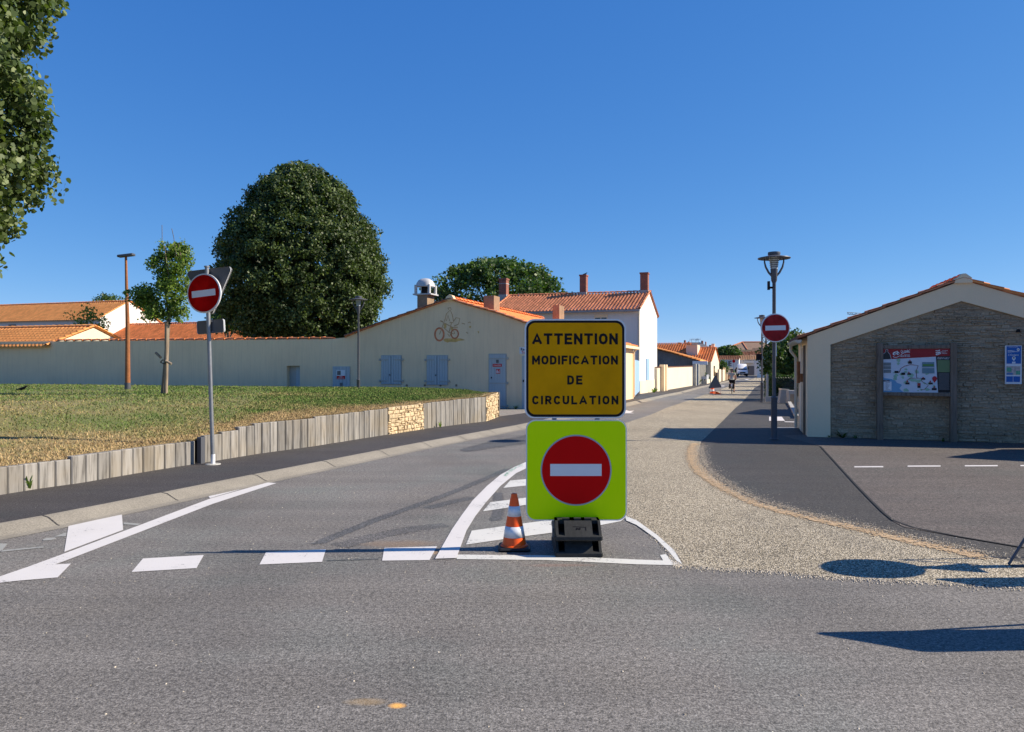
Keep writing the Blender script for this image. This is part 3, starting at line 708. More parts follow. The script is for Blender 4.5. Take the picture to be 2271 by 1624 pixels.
ss = np.linspace(0, lens[-1]-.02, ns); ts = (np.linspace(0, 1, ntt))**2.0
V = []; dr = np.zeros((ns, ntt))
for i, s_ in enumerate(ss):
    for j, t in enumerate(ts):
        v, d = lawn_pt(float(s_), float(t)); V.append(tuple(v)); dr[i, j] = dryness(v.x, v.y, d, s_)
i0 = (np.arange(ns-1)[:, None]*ntt+np.arange(ntt-1)[None]).ravel(); faces = np.stack([i0, i0+ntt, i0+ntt+1, i0+1], 1)
def grass_mat(name, blades):
    m, t, b = nodes(name); c = coord(t)
    a = N(t, 'ShaderNodeAttribute', attribute_name='dry'); l = N(t, 'ShaderNodeAttribute', attribute_name='lv')
    gr = mixc(t, noi(t, c, 6, 4), (.07, .14, .025), (.14, .23, .05)); st = mixc(t, noi(t, c, 30, 3), (.36, .24, .11), (.6, .44, .24))
    out = mixc(t, a.outputs['Fac'], gr, st)
    if blades: out = mixc(t, 1.0, out, ramp(t, l.outputs['Fac'], [(0, .6), (1, 1.25)]), 'MULTIPLY')
    else: out = mixc(t, .6, out, ramp(t, noi(t, c, 45, 3, .8), [(.35, (.05, .04, .02)), (.65, (.3, .27, .12))]))
    t.links.new(out, b.inputs['Base Color']); b.inputs['Roughness'].default_value = .8; b.inputs['Specular IOR Level'].default_value = .15
    return m
lawn = struct('lawn', np_mesh('lawn', np.array(V), 4, grass_mat('lawn_soil', False), None, None, faces, True, dr[:-1, :-1].ravel()))
nb = 260000; BV = np.zeros((nb, 3, 3)); bd = np.zeros(nb); rng = np.random.RandomState(5)
for i in range(nb):
    s_ = rng.uniform(s_at(0)-3.5, lens[-1]-.05); t = rng.rand()**1.7; v, d = lawn_pt(s_, t)
    hgt = (.018+.03*rng.rand())*(1+.01*v.y); wd = .003+.0006*v.y; th = rng.uniform(0, math.pi); dx, dy = math.cos(th)*wd, math.sin(th)*wd; lx, ly = rng.normal(0, .5, 2)*hgt
    BV[i] = [[v.x-dx, v.y-dy, v.z-.005], [v.x+dx, v.y+dy, v.z-.005], [v.x+lx, v.y+ly, v.z+hgt*rng.uniform(.5, 1)]]
    bd[i] = min(1, max(0, dryness(v.x, v.y, d, s_)+rng.normal(0, .22)))
o = np_mesh('grass', BV.reshape(-1, 3), 3, grass_mat('grass_blades', True), None, rng.rand(nb), None, False, bd)
tag(o, 'short grass, green at the back and straw dry at the edge, on the raised lawn', 'grass', kind='stuff')

# ------------------------------------------------------------------ trees
def leaf_cloud(name, C_, size, m, parent, out=None, bias=1.0, K=4, lvv=None, sv=.35):
    n = len(C_); rng = np.random.RandomState(n % 1000+3)
    nr = rng.normal(0, 1, (n, 3)); nr /= np.linalg.norm(nr, axis=1)[:, None]
    if out is not None: nr = nr+out*bias
    nr[:, 2] += .25; nr /= np.linalg.norm(nr, axis=1)[:, None]
    a = rng.normal(0, 1, (n, 3)); t = np.cross(nr, a); t /= np.linalg.norm(t, axis=1)[:, None]; b = np.cross(nr, t)
    sz = size*rng.uniform(1-sv, 1+sv, (n, 1))
    if K == 4: pts = [(-.5, 0, 0), (0, .36, -.06), (.5, 0, 0), (0, -.36, -.06)]
    else: pts = [(-.42, 0, .05), (-.3, .38, -.03), (.12, .4, -.05), (.58, 0, -.1), (.12, -.4, -.05), (-.3, -.38, -.03)]
    V = np.stack([C_+t*sz*p[0]+b*sz*p[1]+nr*sz*p[2] for p in pts], 1)
    lv = rng.rand(n) if lvv is None else lvv
    return np_mesh(name, V.reshape(-1, 3), len(pts), m, parent, lv)
def rev_crown(c, table, ncl, clr, per, seed, squash=1.0, lump=.12, fill=.1):
    rng = np.random.RandomState(seed); zs = np.array([t[0] for t in table]); rs = np.array([t[1] for t in table])
    ze = np.interp(np.linspace(0, 1, 400), np.linspace(0, 1, len(zs)), zs); re = np.interp(ze, zs, rs)
    ds = np.sqrt(np.diff(ze)**2+np.diff(re)**2); wgt = (re[:-1]+.25)*ds; wgt /= wgt.sum()
    k = rng.choice(len(wgt), ncl, p=wgt); th = rng.uniform(0, 2*np.pi, ncl)
    C0 = []; O0 = []
    for i in range(ncl):
        z, r = ze[k[i]], re[k[i]]; f = 1+lump*noise.noise(Vector((math.cos(th[i])*2.2, math.sin(th[i])*2.2, z*.9+seed)))*1.6
        f *= rng.uniform(.86, 1.0) if rng.rand() > fill else rng.uniform(.4, .85)
        dz = (re[min(k[i]+1, 399)]-re[k[i]])/max(1e-3, ze[min(k[i]+1, 399)]-ze[k[i]])
        o_ = np.array([math.cos(th[i]), math.sin(th[i]), -dz*.5]); o_ /= np.linalg.norm(o_)
        C0.append([math.cos(th[i])*r*f, math.sin(th[i])*r*f*squash, z]); O0.append(o_)
    C0 = np.array(C0); O0 = np.array(O0)
    C1 = np.repeat(C0, per, 0); O1 = np.repeat(O0, per, 0); n = len(C1)
    d = rng.normal(0, 1, (n, 3)); d /= np.linalg.norm(d, axis=1)[:, None]; rr = clr*rng.rand(n, 1)**.45*np.repeat(rng.uniform(.7, 1.3, (ncl, 1)), per, 0)
    Pp = C1+d*rr*[1, 1, .85]; o2 = O1*.6+d*.8; o2 /= np.linalg.norm(o2, axis=1)[:, None]
    cl = np.repeat(rng.rand(ncl), per)*.45+rng.rand(n)*.55
    return Pp+np.array(c), o2, cl
def limb_tree(parent, trunk, limbs, m=m_bark, n=10):
    mb = MB(); mb.tube([p for p, r in trunk], [r for p, r in trunk], n)
    mb.build('trunk', m, parent, auto=60)
    if limbs:
        mb = MB()
        for L in limbs: mb.tube([p for p, r in L], [r for p, r in L], 6)
        mb.build('branches', m, parent, auto=60)
lf_dark = leaf_mat('leaf_dark', (.02, .036, .01), (.065, .1, .025), (.2, .26, .09), .25, .5, .35)
lf_lime = leaf_mat('leaf_lime', (.025, .045, .01), (.085, .125, .035), (.26, .31, .13), .25, .48, .35)
lf_mid = leaf_mat('leaf_mid', (.02, .045, .01), (.06, .115, .025), (.13, .2, .05), .3, .5, .35)
lf_yng = leaf_mat('leaf_young', (.06, .1, .02), (.15, .23, .05), (.28, .36, .1), .45, .5, .3)
lf_hdg = leaf_mat('leaf_hedge', (.02, .04, .01), (.05, .1, .02), (.11, .19, .04), .3)
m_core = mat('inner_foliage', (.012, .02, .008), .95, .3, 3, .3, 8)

# great round tree behind the wall
k = 42/F; tp = P(667, 815, 42)
T1 = thing('lime_tree', 'great dense round dark tree rising behind the long wall', 'tree', (tp.x, 42, 0))
tab = [(3.0, .3), (3.2, 2.6), (3.9, 3.75), (4.7, 4.45), (5.6, 4.75), (6.6, 4.85), (7.6, 4.65), (8.6, 4.3), (9.6, 3.85), (10.5, 3.35), (11.3, 2.7), (12.0, 1.9), (12.5, 1.1), (12.75, .3)]
Pp, oo, lv = rev_crown((0, 0, 0), tab, 2000, .42, 60, 3, .95, .1, .12)
leaf_cloud('crown', Pp, .145, lf_dark, T1, oo, .8, 4, lv)
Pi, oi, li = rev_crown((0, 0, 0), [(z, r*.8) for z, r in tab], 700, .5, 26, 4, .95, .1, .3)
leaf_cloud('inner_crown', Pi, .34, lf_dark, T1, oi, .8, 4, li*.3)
tp = P(667, 815, 44); T1.location = (tp.x, 44, -.08); T1.scale = (.99, .99, 1.03)
limb_tree(T1, [((0, 0, 0), .42), ((.05, 0, 2), .34), ((0, .1, 5), .26), ((.2, 0, 9), .12)], [[((0, 0, 2.2+i*.3), .14), ((math.cos(i*2.4)*1.6, math.sin(i*2.4)*1.6, 4+i*.5), .08), ((math.cos(i*2.4)*3.4, math.sin(i*2.4)*3.4, 6+i*.45), .03)] for i in range(9)])
# near linden at the left edge
T2 = thing('linden_tree', 'broadleaf linden with large leaves overhanging from the left edge of the lawn', 'tree', (-10.2, 10.2, .2))
tab = [(2.1, .3), (2.3, 2.1), (2.7, 2.4), (3.2, 2.6), (3.7, 2.85), (4.2, 3.15), (5.2, 3.3), (6.4, 3.4), (7.6, 3.3), (8.8, 2.6), (9.8, 1.0)]
Pp, oo, lv = rev_crown((0, 0, 0), tab, 1500, .34, 120, 11, 1.0, .11, .18)
leaf_cloud('crown', Pp, .08, lf_lime, T2, oo, .9, 6, lv)
limb_tree(T2, [((0, 0, 0), .22), ((.03, 0, 1.5), .17), ((0, .05, 4), .13), ((.1, 0, 7), .06)], [[((0, 0, 1.9+i*.3), .07), ((math.cos(i*2.4)*1.2, math.sin(i*2.4)*1.2, 2.8+i*.5), .04), ((math.cos(i*2.4)*2.5, math.sin(i*2.4)*2.5, 3.6+i*.5), .015)] for i in range(10)])
# rounded tree behind the gable building
def simple_tree(name, label, px, D, py_top, py_bot, half_px, m, ncl, clr, per, ls, seed, trunk=True, group=None, lump=.2, z0=None):
    k = D/F; x = (px-CX)*k; zt = 1.6+(HY-py_top)*k; zb = 1.6+(HY-py_bot)*k; gz = g(D) if z0 is None else z0; r = half_px*k
    T = thing(name, label, 'tree' if 'tree' in name else 'bush', (x, D, gz), group); H = zt-gz; B = zb-gz
    tab = [(B+(H-B)*f, r*w) for f, w in ((0, .12), (.05, .62), (.2, .9), (.42, 1.0), (.62, .9), (.8, .66), (.93, .36), (1, .08))]
    Pp, oo, lv = rev_crown((0, 0, 0), tab, ncl, clr, per, seed, 1, lump)
    leaf_cloud('crown' if trunk else 'foliage', Pp, ls, m, T, oo, .7, 4, lv)
    if trunk: limb_tree(T, [((0, 0, 0), r*.06+.03), ((0, 0, B), r*.05+.02), ((0, 0, B+(H-B)*.7), .02)], [[((0, 0, max(.1, B*.8)), r*.03+.01), ((math.cos(i*2.1)*r*.7, math.sin(i*2.1)*r*.7, B+(H-B)*(.3+.06*i)), .01)] for i in range(6)])
    return T
simple_tree('broadleaf_tree', 'wide rounded green tree behind the roofs, cut by a brick chimney', 1103, 78, 583, 700, 143, lf_mid, 800, .75, 26, .34, 21, lump=.35)
simple_tree('broadleaf_tree', 'bushy tree behind the pale gable at the far left', 322, 84, 656, 730, 38, lf_mid, 220, .45, 24, .22, 22, lump=.4)
simple_tree('small_tree', 'small dark treetop left of the rusty lamp above the orange roof', 240, 90, 655, 700, 34, lf_mid, 90, .5, 20, .24, 23, lump=.4)
simple_tree('small_tree', 'small treetop between the sign plates and the great round tree', 505, 60, 684, 730, 34, lf_mid, 90, .5, 20, .24, 24, lump=.4)
simple_tree('willow_tree', 'feathery pale green small tree in front of the white gabled house', 192, 44, 682, 765, 40, lf_yng, 80, .4, 16, .14, 25, lump=.6)

# young tree with stake
bp = G(362, 893, .62); T3 = thing('young_tree', 'young slender tree with thin leaves tied to a stake on the lawn', 'tree', (bp.x, bp.y, .6))
kk = bp.y/F
def yl(px, py, dy=0): return ((px-362)*kk, dy, (893-py)*kk)
mb = MB(); mb.tube([yl(361, 895), yl(364, 850), yl(369, 790), yl(372, 730), yl(375, 690)], [.085, .07, .062, .055, .05], 9); 
mb.build('trunk', m_bark, T3, auto=60)
mb = MB()
br = [[(375, 692), (385, 640), (392, 590), (398, 548)], [(374, 700), (388, 668), (405, 630), (412, 600)], [(373, 700), (355, 680), (335, 660), (305, 645)], [(374, 705), (366, 650), (360, 600), (352, 565)], [(376, 690), (398, 690), (405, 700)], [(385, 640), (376, 600), (372, 545)], [(335, 660), (325, 690)], [(375, 690), (350, 700), (330, 705)], [(392, 590), (408, 570), (411, 545)], [(392, 575), (393, 530), (396, 512)], [(372, 560), (362, 535), (364, 500)]]
tips = []
for i, b_ in enumerate(br):
    dy = random.uniform(-.5, .5); pts = [yl(x, y, dy*j/(len(b_)-1)) for j, (x, y) in enumerate(b_)]; mb.tube(pts, [.035*(1-.75*j/(len(b_)-1)) if i < 9 else .008 for j in range(len(b_))], 5)
    if i < 9:
        for j in range(len(pts)-1):
            for q in range(5): tips.append(Vector(pts[j]).lerp(Vector(pts[j+1]), q/5))
mb.build('branches', m_bark, T3)
cls = [(395, 560, 17), (375, 565, 16), (352, 570, 14), (345, 590, 12), (408, 580, 12), (398, 600, 18), (375, 605, 18), (356, 610, 14), (385, 640, 18), (405, 640, 13), (362, 640, 14), (398, 668, 14), (380, 672, 12), (408, 690, 9), (340, 655, 16), (320, 648, 14), (302, 645, 11), (292, 650, 7), (330, 672, 15), (312, 668, 13), (345, 690, 14), (328, 700, 10), (362, 700, 10), (385, 700, 9), (404, 556, 9), (404, 712, 6), (352, 628, 12), (380, 548, 9)]
PP = []
rng = np.random.RandomState(9)
for x, y, r in cls:
    n = int(r*r*1.7); d = rng.normal(0, 1, (n, 3)); d /= np.linalg.norm(d, axis=1)[:, None]; d *= [1.15, 1, 1.0]; c = np.array(yl(x, y, rng.uniform(-.25, .25)))
    PP.append(c+d*(r*kk*1.55)*rng.rand(n, 1)**.9+[0, 0, .03])
for q in tips:
    PP.append(np.array(q)[None]+rng.normal(0, .09, (14, 3)))
for x, y, r in ((396, 540, 9), (366, 545, 9), (410, 548, 8), (385, 545, 9), (413, 620, 8), (340, 575, 9)):
    d = rng.normal(0, .6, (int(r*r*.8), 3)); PP.append(np.array(yl(x, y, rng.uniform(-.2, .2)))+d*(r*kk))
PP = np.concatenate(PP); leaf_cloud('crown', PP, .075, lf_yng, T3, None, 1, 4)
st = thing('tree_stake', 'round wooden stake with a broken crossbar beside the young tree', 'stake', (bp.x, bp.y, .6))
mb = MB(); mb.tube([yl(371, 895, -.12), yl(373, 830, -.12), yl(374, 712, -.12)], .052, 9); mb.build('post', m_stake, st, auto=50)
for a_, b_ in (((349, 781, -.1), (362, 792, -.15)), ((374, 799, -.2), (387, 806, -.2))): MB().tube([yl(*a_), yl(*b_)], .035, 8).build('crossbar', m_stake, st, auto=50)
mb = MB(); mb.tube([yl(362, 802, -.17), yl(368, 797, -.2), yl(378, 799, -.2), yl(371, 806, -.2), yl(362, 802, -.17)], .014, 6); mb.build('strap', m_rubber, st); mb = MB(); mb.tube([yl(368, 714, -.1), yl(380, 714, -.2), yl(381, 717, -.05), yl(368, 716, .0)], .018, 6); mb.build('strap', m_rubber, st)

# ------------------------------------------------------------------ gable building and long wall (frame FR1)
A = Frame(2.3, 27.7, KH)
top_px = [(735, 752), (767, 748.5), (800.5, 735), (833, 723), (865, 711.5), (924.6, 691), (965, 677), (999, 665.5), (1034, 677), (1067, 686), (1101, 695), (1160.5, 716)]
tops = [A.front(x, y) for x, y in top_px]; a_l = tops[0][0]; ridge = tops[7]
GB = thing('gable_building', 'long low cream rendered building with a wide gable, blue shutters and terracotta roof', 'building', A.o)
LB = 12.5
poly = [(a_l, -.3), (0, -.3), (0, 2.62)]+[(a, z) for a, z in tops[::-1]]
MB(A).prism(poly, 0, LB).build('wall', m_render, GB)
pl = [(a, z) for a, z in tops[1:8]]; prr = [(.22, 2.54)]+[(a, z) for a, z in tops[:6:-1]]
prr = [(.22, 2.56), (0, 2.64)]+[(a, z) for a, z in tops[11:6:-1]]
tiles('roof', A, 'b', pl, -.1, LB+.1, m_tilep, GB, period=.2, course=.38)
tiles('roof', A, 'b', prr, -.1, LB+.1, m_tile, GB, period=.2, course=.38)
caps('ridge_tiles', A, (ridge[0], -.1, ridge[1]+.06), (ridge[0], LB, ridge[1]+.06), .13, m_tile, GB)
for L in (pl, prr):
    for (a0, z0), (a1, z1) in zip(L, L[1:]):
        caps('verge_tiles', A, (a0, -.06, z0+.03), (a1, -.06, z1+.03), .085, m_tileb if L is pl else m_tilep, GB, .38)
mb = MB(A); r_, z_ = ridge; mb.prism([(r_-.2, z_-.02), (r_+.2, z_-.02), (r_+.1, z_+.16), (r_-.02, z_+.2), (r_-.14, z_+.12)], -.1, .12); mb.build('ridge_end', m_cut, GB)
# shutters
def board_set(mb, a0, a1, z0, z1, y, n, th=.03):
    w = (a1-a0)/n
    for i in range(n): mb.box(a0+i*w+.006, a0+(i+1)*w-.006, y-th, y, z0, z1)
    mb.box(a0, a1, y-th*.55, y+.0, z0+.004, z1-.004)
def px_rect(fr, x0, x1, y0, y1, b=0):
    a0, zt = fr.front(x0, y0, b); a1, _ = fr.front(x1, y0, b); _, zb = fr.front((x0+x1)/2, y1, b); _, zt = fr.front((x0+x1)/2, y0, b); return a0, a1, zb, zt
for wi, (x0, x1, y0, y1) in enumerate(((846, 889.6, 789, 852), (947, 992.4, 789, 853.3))):
    a0, a1, z0, z1 = px_rect(A, x0, x1, y0, y1); am = (a0+a1)/2
    fo = MB(A); fo.box(a0-.02, a1+.02, -.012, .02, z0-.02, z1+.02); w_ = fo.build('shutter_pair', m_iron, GB)
    for sd, (s0, s1) in enumerate(((a0, am-.01), (am+.01, a1))):
        mb = MB(A); board_set(mb, s0, s1, z0, z1, -.015, 4); sh = mb.build('shutter', m_blue, w_)
        for zz in (z0+.13, z1-.16):
            mb = MB(A)
            e = (s0-.07, s0+.3) if sd == 0 else (s1-.3, s1+.07); mb.box(e[0], e[1], -.06, -.044, zz-.02, zz+.02)
            mb.box(*( (s0-.09, s0-.04) if sd == 0 else (s1+.04, s1+.09)), -.07, 0, zz-.04, zz+.04)
            mb.build('hinge', m_iron, w_)
    MB(A).box(am+.0-.06, am-.03, -.065, -.04, z0+.33, z0+.39).build('latch', m_black, w_)
# boiler room door
a0, a1, z0, z1 = px_rect(A, 1085, 1121.5, 786.6, 907.5)
MB(A).box(a0-.03, a1+.03, -.012, .02, z0-.05, z1+.03).build('door_frame', m_iron, GB)
mb = MB(A); board_set(mb, a0, a1, z0, z1, -.015, 6); door = mb.build('door', m_blue, GB)
for zz in (z1-.15, (z0+z1)/2-.05, z0+.12):
    mb = MB(A); mb.box(a0+.02, a1+.06, -.062, -.046, zz-.018, zz+.018); mb.box(a1+.03, a1+.1, -.06, 0, zz-.045, zz+.045); mb.build('hinge', m_iron, door)
rc = px_rect(A, 1101, 1106.5, 798, 805); MB(A).box(rc[0], rc[1], -.06, -.046, rc[2], rc[3]).build('vent_grille', m_alu, door)
rc = px_rect(A, 1089.5, 1091.5, 836, 839.5); MB(A).box(rc[0], rc[1], -.07, -.046, rc[2], rc[3]).build('lock', m_black, door)
def plate(fr, x0, x1, y0, y1, m, parent, name='plate', b=0, th=.006, off=.05):
    a0, a1, z0, z1 = px_rect(fr, x0, x1, y0, y1, b); MB(fr).box(a0, a1, b-off-th, b-off, z0, z1).build(name, m, parent); return a0, a1, z0, z1, b-off-th-.002
def ptext(fr, s, r, m, parent, fx=(.08, .92), fz=(.25, .75), bold=.01, sp=1.0):
    a0, a1, z0, z1, y = r; w = a1-a0; h = z1-z0
    return text_fit(s, fr(a0+w*fx[0], y, z0+h*fz[0]), fr.v, (0, 0, 1), w*(fx[1]-fx[0]), h*(fz[1]-fz[0]), m, parent, bold, spacing=sp)
r = plate(A, 1093.3, 1113.3, 807.3, 813.5, m_red, door, 'red_plate'); ptext(A, 'CHAUFFERIE', r, m_signw, door)
r = plate(A, 1100.8, 1109.7, 819, 828.8, m_red, door, 'pictogram_plate')
aa, w_, h_ = r[0], r[1]-r[0], r[3]-r[2]
mb = MB(A); mb.box(aa+w_*.12, aa+w_*.42, r[4]-.001, r[4]+.001, r[2]+h_*.12, r[2]+h_*.7); mb.box(aa+w_*.2, aa+w_*.34, r[4]-.001, r[4]+.001, r[2]+h_*.74, r[2]+h_*.9)
mb.add([(aa+w_*.58, r[4], r[2]+h_*.15), (aa+w_*.88, r[4], r[2]+h_*.15), (aa+w_*.8, r[4], r[2]+h_*.5), (aa+w_*.9, r[4], r[2]+h_*.85), (aa+w_*.65, r[4], r[2]+h_*.6)], [(0, 1, 2, 3, 4)]); mb.build('pictogram', m_signw, door)
# second door beside it, partly hidden behind the sign
a0, a1, z0, z1 = px_rect(A, 1158.5, 1196, 790, 908.5)
MB(A).box(a0-.09, a1+.09, -.05, .02, z0, z1+.09).build('door_frame', m_cut, GB)
mb = MB(A); board_set(mb, a0, a1, z0, z1, -.055, 6); d2 = mb.build('door', m_blue, GB)
MB(A).box(a0+.05, a0+.08, -.14, -.08, .98, 1.06).build('handle', m_black, d2)
r = plate(A, 1152, 1200, 770, 786.6, m_signw, GB, 'name_plate', off=.01)
ptext(A, 'Res', r, m_black, GB, (.06, .3), (.52, .9), .02); ptext(A, 'Tél.', r, m_red, GB, (.1, .3), (.12, .45), .02)
# chimneys: cowl chimney on the left slope, two rendered stacks on the right
def chim(fr, x0, x1, ytop, b0, b1, m, name='chimney', zb=None, side=None):
    a0, a1, zt_, zt = px_rect(fr, x0, x1, ytop, ytop, b0); return a0, a1, zt
a0, a1, zt = chim(A, 925, 947, 654, .5, 1.1, m_chim); zt -= .0
ch = MB(A).box(a0, a1, .5, 1.15, 2.5, zt).build('chimney', m_chim, GB)
am, bm_ = (a0+a1)/2, .82; w = .33
mb = MB(A); mb.box(am-w-.06, am+w+.06, bm_-w-.04, bm_+w+.04, zt, zt+.05)
for sx in (-1, 1):
    for sy in (-1, 1): mb.box(am+sx*(w-.04)-.04, am+sx*(w-.04)+.04, bm_+sy*(w-.04)-.055, bm_+sy*(w-.04)+.055, zt+.05, zt+.4)
vs = []; K_ = 9
for i in range(5):
    f = math.cos(i/4*math.pi/2*.92); zz = zt+.34+.34*math.sin(i/4*math.pi/2)
    for j in range(16):
        t = 2*math.pi*j/16; cx_, sx_ = math.cos(t), math.sin(t); q = (abs(cx_)**4+abs(sx_)**4)**-.25; vs.append((am+cx_*q*(w+.015)*f, bm_+sx_*q*(w+.015)*f, zz))
fs = [(i*16+j, i*16+(j+1) % 16, (i+1)*16+(j+1) % 16, (i+1)*16+j) for i in range(4) for j in range(16)]+[tuple(range(64, 80)), tuple(range(15, -1, -1))]
mb.add(vs, fs); mb.build('cowl', mat('cowl_white', (.5, .5, .5), .5, .08, 6), ch, auto=45)
MB(A).box(am-.12, am+.12, bm_-.12, bm_+.12, zt+.05, zt+.36).build('cowl_vane', m_black, ch)
a0, a1, zt = chim(A, 1072, 1095, 656, .35, 1, m_chim)
MB(A).box(a0, a1, .35, 1.0, 2.6, zt).build('chimney', m_chim, GB)
a0, a1, zt = chim(A, 1225, 1240, 677, 4.5, 5.2, m_chim)
MB(A).box(a0, a1, 4.5, 5.3, 1.8, zt).build('chimney', m_chim, GB)
# mural: generic bicycle in orange brush strokes
mur = [m_o, m_b, m_y] = [mat('mural_orange', (.66, .22, .1), .9, .25, 8), mat('mural_brown', (.6, .34, .16), .9, .25, 8), mat('mural_ochre', (.7, .42, .14), .9, .3, 6)]
def mp_(cx_, cy_):  # crop pixel -> facade local
    return A.front((1600+cx_/8.12)*.576, (1150+cy_/8.12)*.576)
def brush(pts, w, m, layer=0):
    P2 = [Vector((*mp_(x, y), 0)) for x, y in pts]; mb = MB(A); q = [Vector((p.x, p.y, 0)) for p in P2]
    L = offs(q, w/2); Rr = offs(q, -w/2); y = -.004-.002*layer
    n = len(q); mb.add([(v.x, y, v.y) for v in L]+[(v.x, y, v.y) for v in Rr], [(i, i+1, n+i+1, n+i) for i in range(n-1)])
    return mb
def circ(cx_, cy_, rx_, ry_, a0=0, a1=360, n=28): return [(cx_+rx_*math.cos(R(a0+(a1-a0)*i/n)), cy_+ry_*math.sin(R(a0+(a1-a0)*i/n))) for i in range(n+1)]
def join(mbs, name, m):
    mb = MB(); 
    for q in mbs:
        n = len(mb.V); mb.V += q.V; mb.F += [tuple(n+i for i in f) for f in q.F]
    return mb.build(name, m, GB)
join([brush(circ(740, 1120, 138, 195), .07, None), brush(circ(1220, 1105, 112, 140), .055, None)], 'mural_wheels', m_o)
bl = [[(745, 1120), (880, 760), (770, 700)], [(870, 900), (1040, 1060), (1200, 1110)], [(880, 760), (1150, 900), (1220, 1105)], [(1040, 1060), (1120, 760)], [(1060, 740), (1180, 760)], [(1140, 900), (1320, 900)], [(770, 690), (850, 720)],
      [(900, 720), (960, 480), (1080, 360), (1150, 520), (1180, 720)], [(960, 700), (1010, 520), (1060, 700)], [(1000, 1100), (1050, 1190), (1100, 1100)], [(1180, 720), (1260, 600), (1380, 620), (1340, 800), (1200, 860)], [(1040, 350), (1000, 300), (1090, 285), (1110, 350)], [(1440, 770), (1540, 800)], [(1575, 1050), (1640, 1090)], [(1640, 760), (1700, 730), (1720, 770)]]
join([brush(b_, .028, None, 1) for b_ in bl], 'mural_outline', m_b)
mb = MB(A); pts = [(860, 1290), (930, 1250), (1150, 1245), (1420, 1250), (1550, 1300), (1350, 1325), (1250, 1365), (1060, 1350), (1000, 1380), (900, 1340)]
mb.flat([mp_(*p) for p in pts], -.003)
for b_ in ([(880, 800), (960, 760), (960, 900), (900, 950)], [(1100, 880), (1180, 900), (1160, 1000), (1100, 980)], [(1660, 880), (1740, 850), (1720, 920), (1680, 910)], [(1930, 1010), (1990, 1040), (1960, 1100)]): mb.flat([mp_(*p) for p in b_], -.0035)
mb.build('mural_wash', m_y, GB)
# small vents along the foot
for x in (900, 940, 975, 1010):
    r = px_rect(A, x, x+3.5, 852.5, 857); MB(A).box(r[0], r[1], -.02, .0, r[2], r[3]).build('vent', m_chim, GB)
# side gutter of the right eave
mb = MB(A); mb.box(.14, .3, -.05, LB, 2.44, 2.56); mb.build('gutter', m_cut, GB)
mb = MB(A); mb.tube([(.2, LB-.3, 2.45), (.08, LB-.3, 2.3), (.08, LB-.3, 0)], .045); mb.build('downpipe', m_cut, GB)
# long boundary wall
a_end = A.front(-60, 800)[0]-4; wt0 = A.front(130, 757)[1]; wt1 = A.front(735, 752)[1]; a130 = A.front(122, 757)[0]
BW = thing('boundary_wall', 'long cream rendered wall with tile coping behind the lawn', 'wall', A.o)
nd = px_rect(A, 635.5, 665, 811.5, 862)
def wt(a): return wt0+(wt1-wt0)*(a-a130)/(a_l-a130)
mb = MB(A)
for (s0, s1) in ((a_end, nd[0]), (nd[1], a_l-.005)): mb.prism([(s0, -.3), (s1, -.3), (s1, wt(s1)), (s0, wt(s0))], .0, .25)
mb.prism([(nd[0], nd[3]), (nd[1], nd[3]), (nd[1], wt(nd[1])), (nd[0], wt(nd[0]))], .0, .25)
mb.build('wall', m_render, BW)
MB(A).box(nd[0]-.02, nd[1]+.02, .2, .3, .3, nd[3]+.02).build('niche', m_iron, BW)
r = px_rect(A, 651, 664, 812, 862); mb = MB(A); board_set(mb, r[0], nd[1]-.01, .3, nd[3]-.03, .2, 3); mb.build('door', m_blue, BW)
a = a130+.1; mb = MB(A); lvs = []
i = 0
caps('coping', A, (a130, .1, wt(a130)+.02), (a_l, .1, wt(a_l)+.02), .13, m_tileb, BW, .5, .45)
mb = MB(A)
while a < a_l-.3:
    mb.tube([tuple((a, -.04, wt(a)+.03)), tuple((a+.06, .3, wt(a)+.08))], .042, 7); a += .52
mb.build('coping_tiles', m_tile, BW)
# gas cabinet door in the wall
r0 = px_rect(A, 738.5, 776.5, 813, 859)
mb = MB(A); board_set(mb, r0[0], r0[1], .2, r0[3], -.01, 5); gd = mb.build('cabinet_door', m_blue, GB)
r = plate(A, 747, 766.5, 821, 833.6, m_signw, gd, 'white_plate', off=.045)
MB(A).box(r[0]+(r[1]-r[0])*.1, r[0]+(r[1]-r[0])*.5, r[4]-.002, r[4]+.001, r[2]+.03, r[3]-.03).build('meter_window', m_alu, gd)
r = plate(A, 748, 766, 834, 841, m_red, gd, 'red_plate', off=.045); ptext(A, 'VANNE', r, m_signw, gd, (.3, .7), (.55, .9)); ptext(A, 'COUPURE GAZ', r, m_signw, gd, (.08, .92), (.12, .45))
r = plate(A, 755, 760.5, 849, 856, m_alu, gd, 'grille', off=.045)

